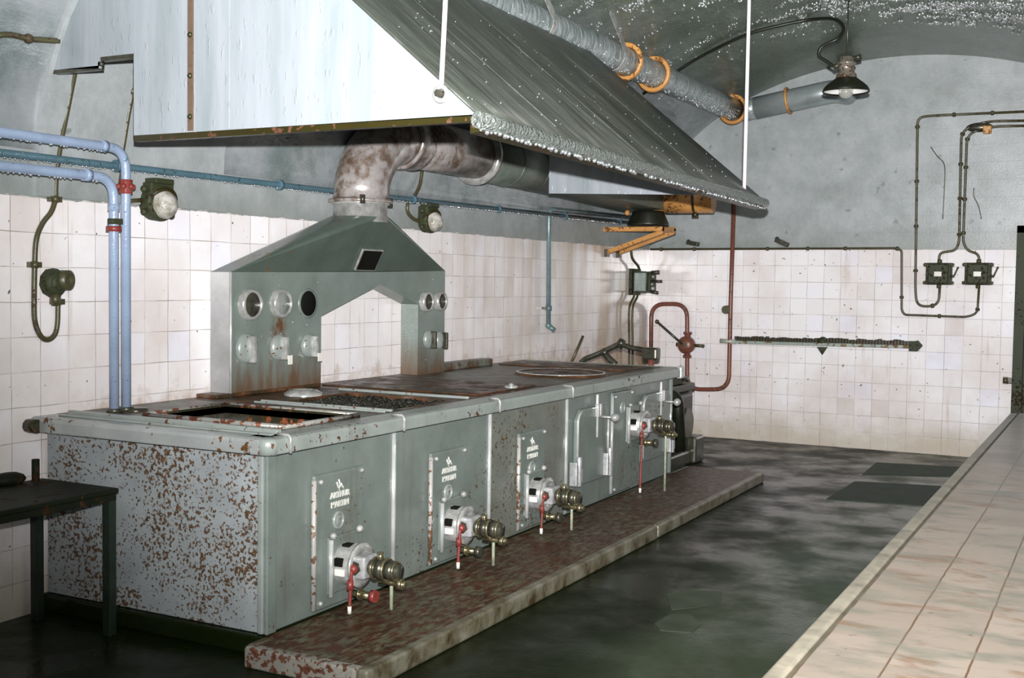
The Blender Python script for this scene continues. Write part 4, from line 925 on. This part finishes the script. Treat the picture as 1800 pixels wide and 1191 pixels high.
MB().ball(ap(1063, 619), .036).sweep(catmull([ap(1063, 620), ap(1070, 629), ap(1082, 640)]), .026, 10).build('valve', M['bronze'], AR)
o = MB().sweep([at(1000, 646, 1, 8.2), at(1025, 590, 1, 8.3)], .011, 8).build('thin_rod', M['conduit']); tag(o, 'thin grey rod leaning on the left tiles beyond the range', 'rod')

# ------------------------------------------------------------------ low black bench in the near left corner
TB = thing('low_bench', (.3, 2.6, 0), 'low black rusty metal bench in the near left corner beside the range', 'table')
tz = .605; tx0, tx1, ty0, ty1 = .10, .55, 1.5, 3.42
MB().box((tx0, ty0, tz-.022), (tx1, ty1, tz)).build('bench_top', M['tablem'], TB, bevel=.006)
MB().box((tx1-.03, ty0, tz-.05), (tx1-.004, ty1-.01, tz-.022)).box((tx0+.01, ty1-.035, tz-.05), (tx1-.02, ty1-.01, tz-.022)).box((tx0, ty0, tz-.05), (tx0+.03, ty1, tz-.022)).build('apron', M['tablem'], TB, bevel=.004)
for lx_, ly_ in ((tx1-.025, ty1-.03), (tx0+.0, ty1-.03), (tx1-.025, ty0+.05), (tx0+.02, ty0+.05)):
    MB().box((lx_-.02, ly_-.02, 0), (lx_+.02, ly_+.02, tz-.022)).build('leg', M['tableg'], TB, bevel=.004)
c = (tx0+.03, 3.36, tz); MB().cyl((c[0], c[1], tz-.01), (c[0], c[1], tz+.09), .016).ball((c[0]-.02, c[1]-.12, tz+.02), .05, 12, (1, 1.6, .6)).build('grime_lump', M['tablem'], TB)

# ------------------------------------------------------------------ tiled counter on the right
KX0, KX1, KY0, KY1, KZ = 3.632, 4.695, 1.7, 7.3, .75
K_ = thing('tiled_counter', (4.1, 4.4, 0), 'long counter topped with stained beige tiles along the right-hand wall', 'counter')
MB().box((KX0, KY0, KZ-.04), (KX1, KY1, KZ)).build('tiled_top', M['counter'], K_, bevel=.003)
MB().box((KX0-.014, KY0, KZ-.05), (KX0, KY1, KZ-.008)).build('dark_joint', M['rimdark'], K_)
MB().box((KX0-.05, KY0, KZ-.05), (KX0-.012, KY1, KZ-.002)).build('edge_rim', M['rim'], K_, bevel=.008, seg=3)
MB().box((KX0+.03, KY0+.05, 0), (KX1, KY1-.04, KZ-.04)).build('plinth_wall', M['masonry'], K_)

# ------------------------------------------------------------------ hanging condensation drops
DM = NT('metallic_glint_drops'); DM.P(col=(.85, .88, .9, 1), metal=.9, rough=.12); DM = DM.m  # bright metallic colour stands in for the flash glint of water
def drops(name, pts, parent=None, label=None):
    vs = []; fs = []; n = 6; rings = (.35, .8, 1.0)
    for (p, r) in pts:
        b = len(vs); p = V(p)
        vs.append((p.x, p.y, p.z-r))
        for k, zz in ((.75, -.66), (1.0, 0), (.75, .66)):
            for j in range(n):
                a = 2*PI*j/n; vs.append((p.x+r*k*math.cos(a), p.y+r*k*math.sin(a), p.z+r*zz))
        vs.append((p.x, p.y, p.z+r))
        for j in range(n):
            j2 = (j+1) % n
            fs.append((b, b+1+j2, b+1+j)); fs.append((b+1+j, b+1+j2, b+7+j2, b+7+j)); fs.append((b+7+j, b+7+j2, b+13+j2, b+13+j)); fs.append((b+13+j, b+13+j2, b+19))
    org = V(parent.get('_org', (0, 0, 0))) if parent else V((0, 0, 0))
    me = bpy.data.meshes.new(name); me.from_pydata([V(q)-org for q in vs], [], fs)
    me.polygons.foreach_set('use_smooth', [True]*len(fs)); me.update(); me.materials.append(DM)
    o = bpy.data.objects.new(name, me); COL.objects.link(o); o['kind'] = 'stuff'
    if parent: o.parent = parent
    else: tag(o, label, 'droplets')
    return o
pts = []
rd = random.Random(3)
from mathutils import noise as mn
tries = 0
while len(pts) < 15000 and tries < 400000:
    tries += 1
    x = rd.uniform(.55, 4.3); y = rd.uniform(3.6, 9.4)
    dn = mn.noise(V((x*1.1, y*4.5+.5*x*x, 0)))*.9+mn.noise(V((x*7, y*12, 3)))*.5+.26*(x-1.8)-.10*abs(y-7.0)-.3*max(0, x-3)+.05
    if rd.random() > max(0.015, min(1, (dn+.02)*2.2)): continue
    r = rd.choice((.005, .0065, .008, .010)); pts.append(((x, y, vault_z(x)-r*.6), r))
drops('water_drops', pts, None, 'scattered condensation drops, metallic for glints, in streaks on the underside of the vault')
def rowdrops(parent, a, b_, dz, step, r0=.004, r1=.007, jit=.006, keep=.8):
    a = V(a); b_ = V(b_); n = int((b_-a).length/step); q = []
    for i in range(n):
        if rd.random() > keep: continue
        p = a.lerp(b_, (i+rd.random())/n); r = rd.uniform(r0, r1); q.append(((p.x+rd.uniform(-jit, jit), p.y, p.z-dz-r*.4), r))
    return drops('water_drops', q, parent)
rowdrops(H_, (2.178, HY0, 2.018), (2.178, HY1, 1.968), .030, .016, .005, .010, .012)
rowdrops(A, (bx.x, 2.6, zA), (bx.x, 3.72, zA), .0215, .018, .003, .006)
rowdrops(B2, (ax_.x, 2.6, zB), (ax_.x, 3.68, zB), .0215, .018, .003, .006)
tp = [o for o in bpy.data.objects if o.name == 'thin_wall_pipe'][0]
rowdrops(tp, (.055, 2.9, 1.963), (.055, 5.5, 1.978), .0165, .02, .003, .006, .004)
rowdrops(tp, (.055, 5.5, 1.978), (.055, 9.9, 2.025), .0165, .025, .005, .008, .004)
q = []
for i in range(420):
    y = rd.uniform(5.2, 10.3); a = rd.gauss(-1.1, .45); c = d0+(d1-d0)*((y-4.0)/6.43); r = rd.uniform(.004, .008)
    q.append(((c.x+math.cos(a)*dr, y, c.z+math.sin(a)*dr), r))
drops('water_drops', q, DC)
q = []
for i in range(110):
    x = rd.uniform(1.3, 2.12); y = rd.uniform(HY0+.05, HY1-.1); r = rd.uniform(.0025, .004); q.append(((x, y, zed(x, y)+.014), r))
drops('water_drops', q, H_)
q = []
for (u, v) in [(rd.uniform(410, 770), rd.uniform(490, 650)) for _ in range(46)]:
    p = at(u, v, 0, FX)
    if p.z > LZ+.03 and (p.y < 5.3 or p.y > 6.35) and p.y > 4.6 and p.y < 6.64: q.append(((FX+.001, p.y, p.z), .0045))
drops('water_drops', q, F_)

for pts_, lab in ((((1636, 258), (1648, 275), (1660, 290), (1660, 330), (1657, 385)), 'thin loose wire hanging on the end wall between the tall conduits'), (((1712, 330), (1712, 345), (1720, 362), (1725, 385)), 'thin loose wire hanging on the end wall right of the paired conduits')):
    o = MB().sweep(catmull([bw(u, v, .008) for u, v in pts_], 5), .004, 6).build('loose_wire', M['bronze']); tag(o, lab, 'wire')
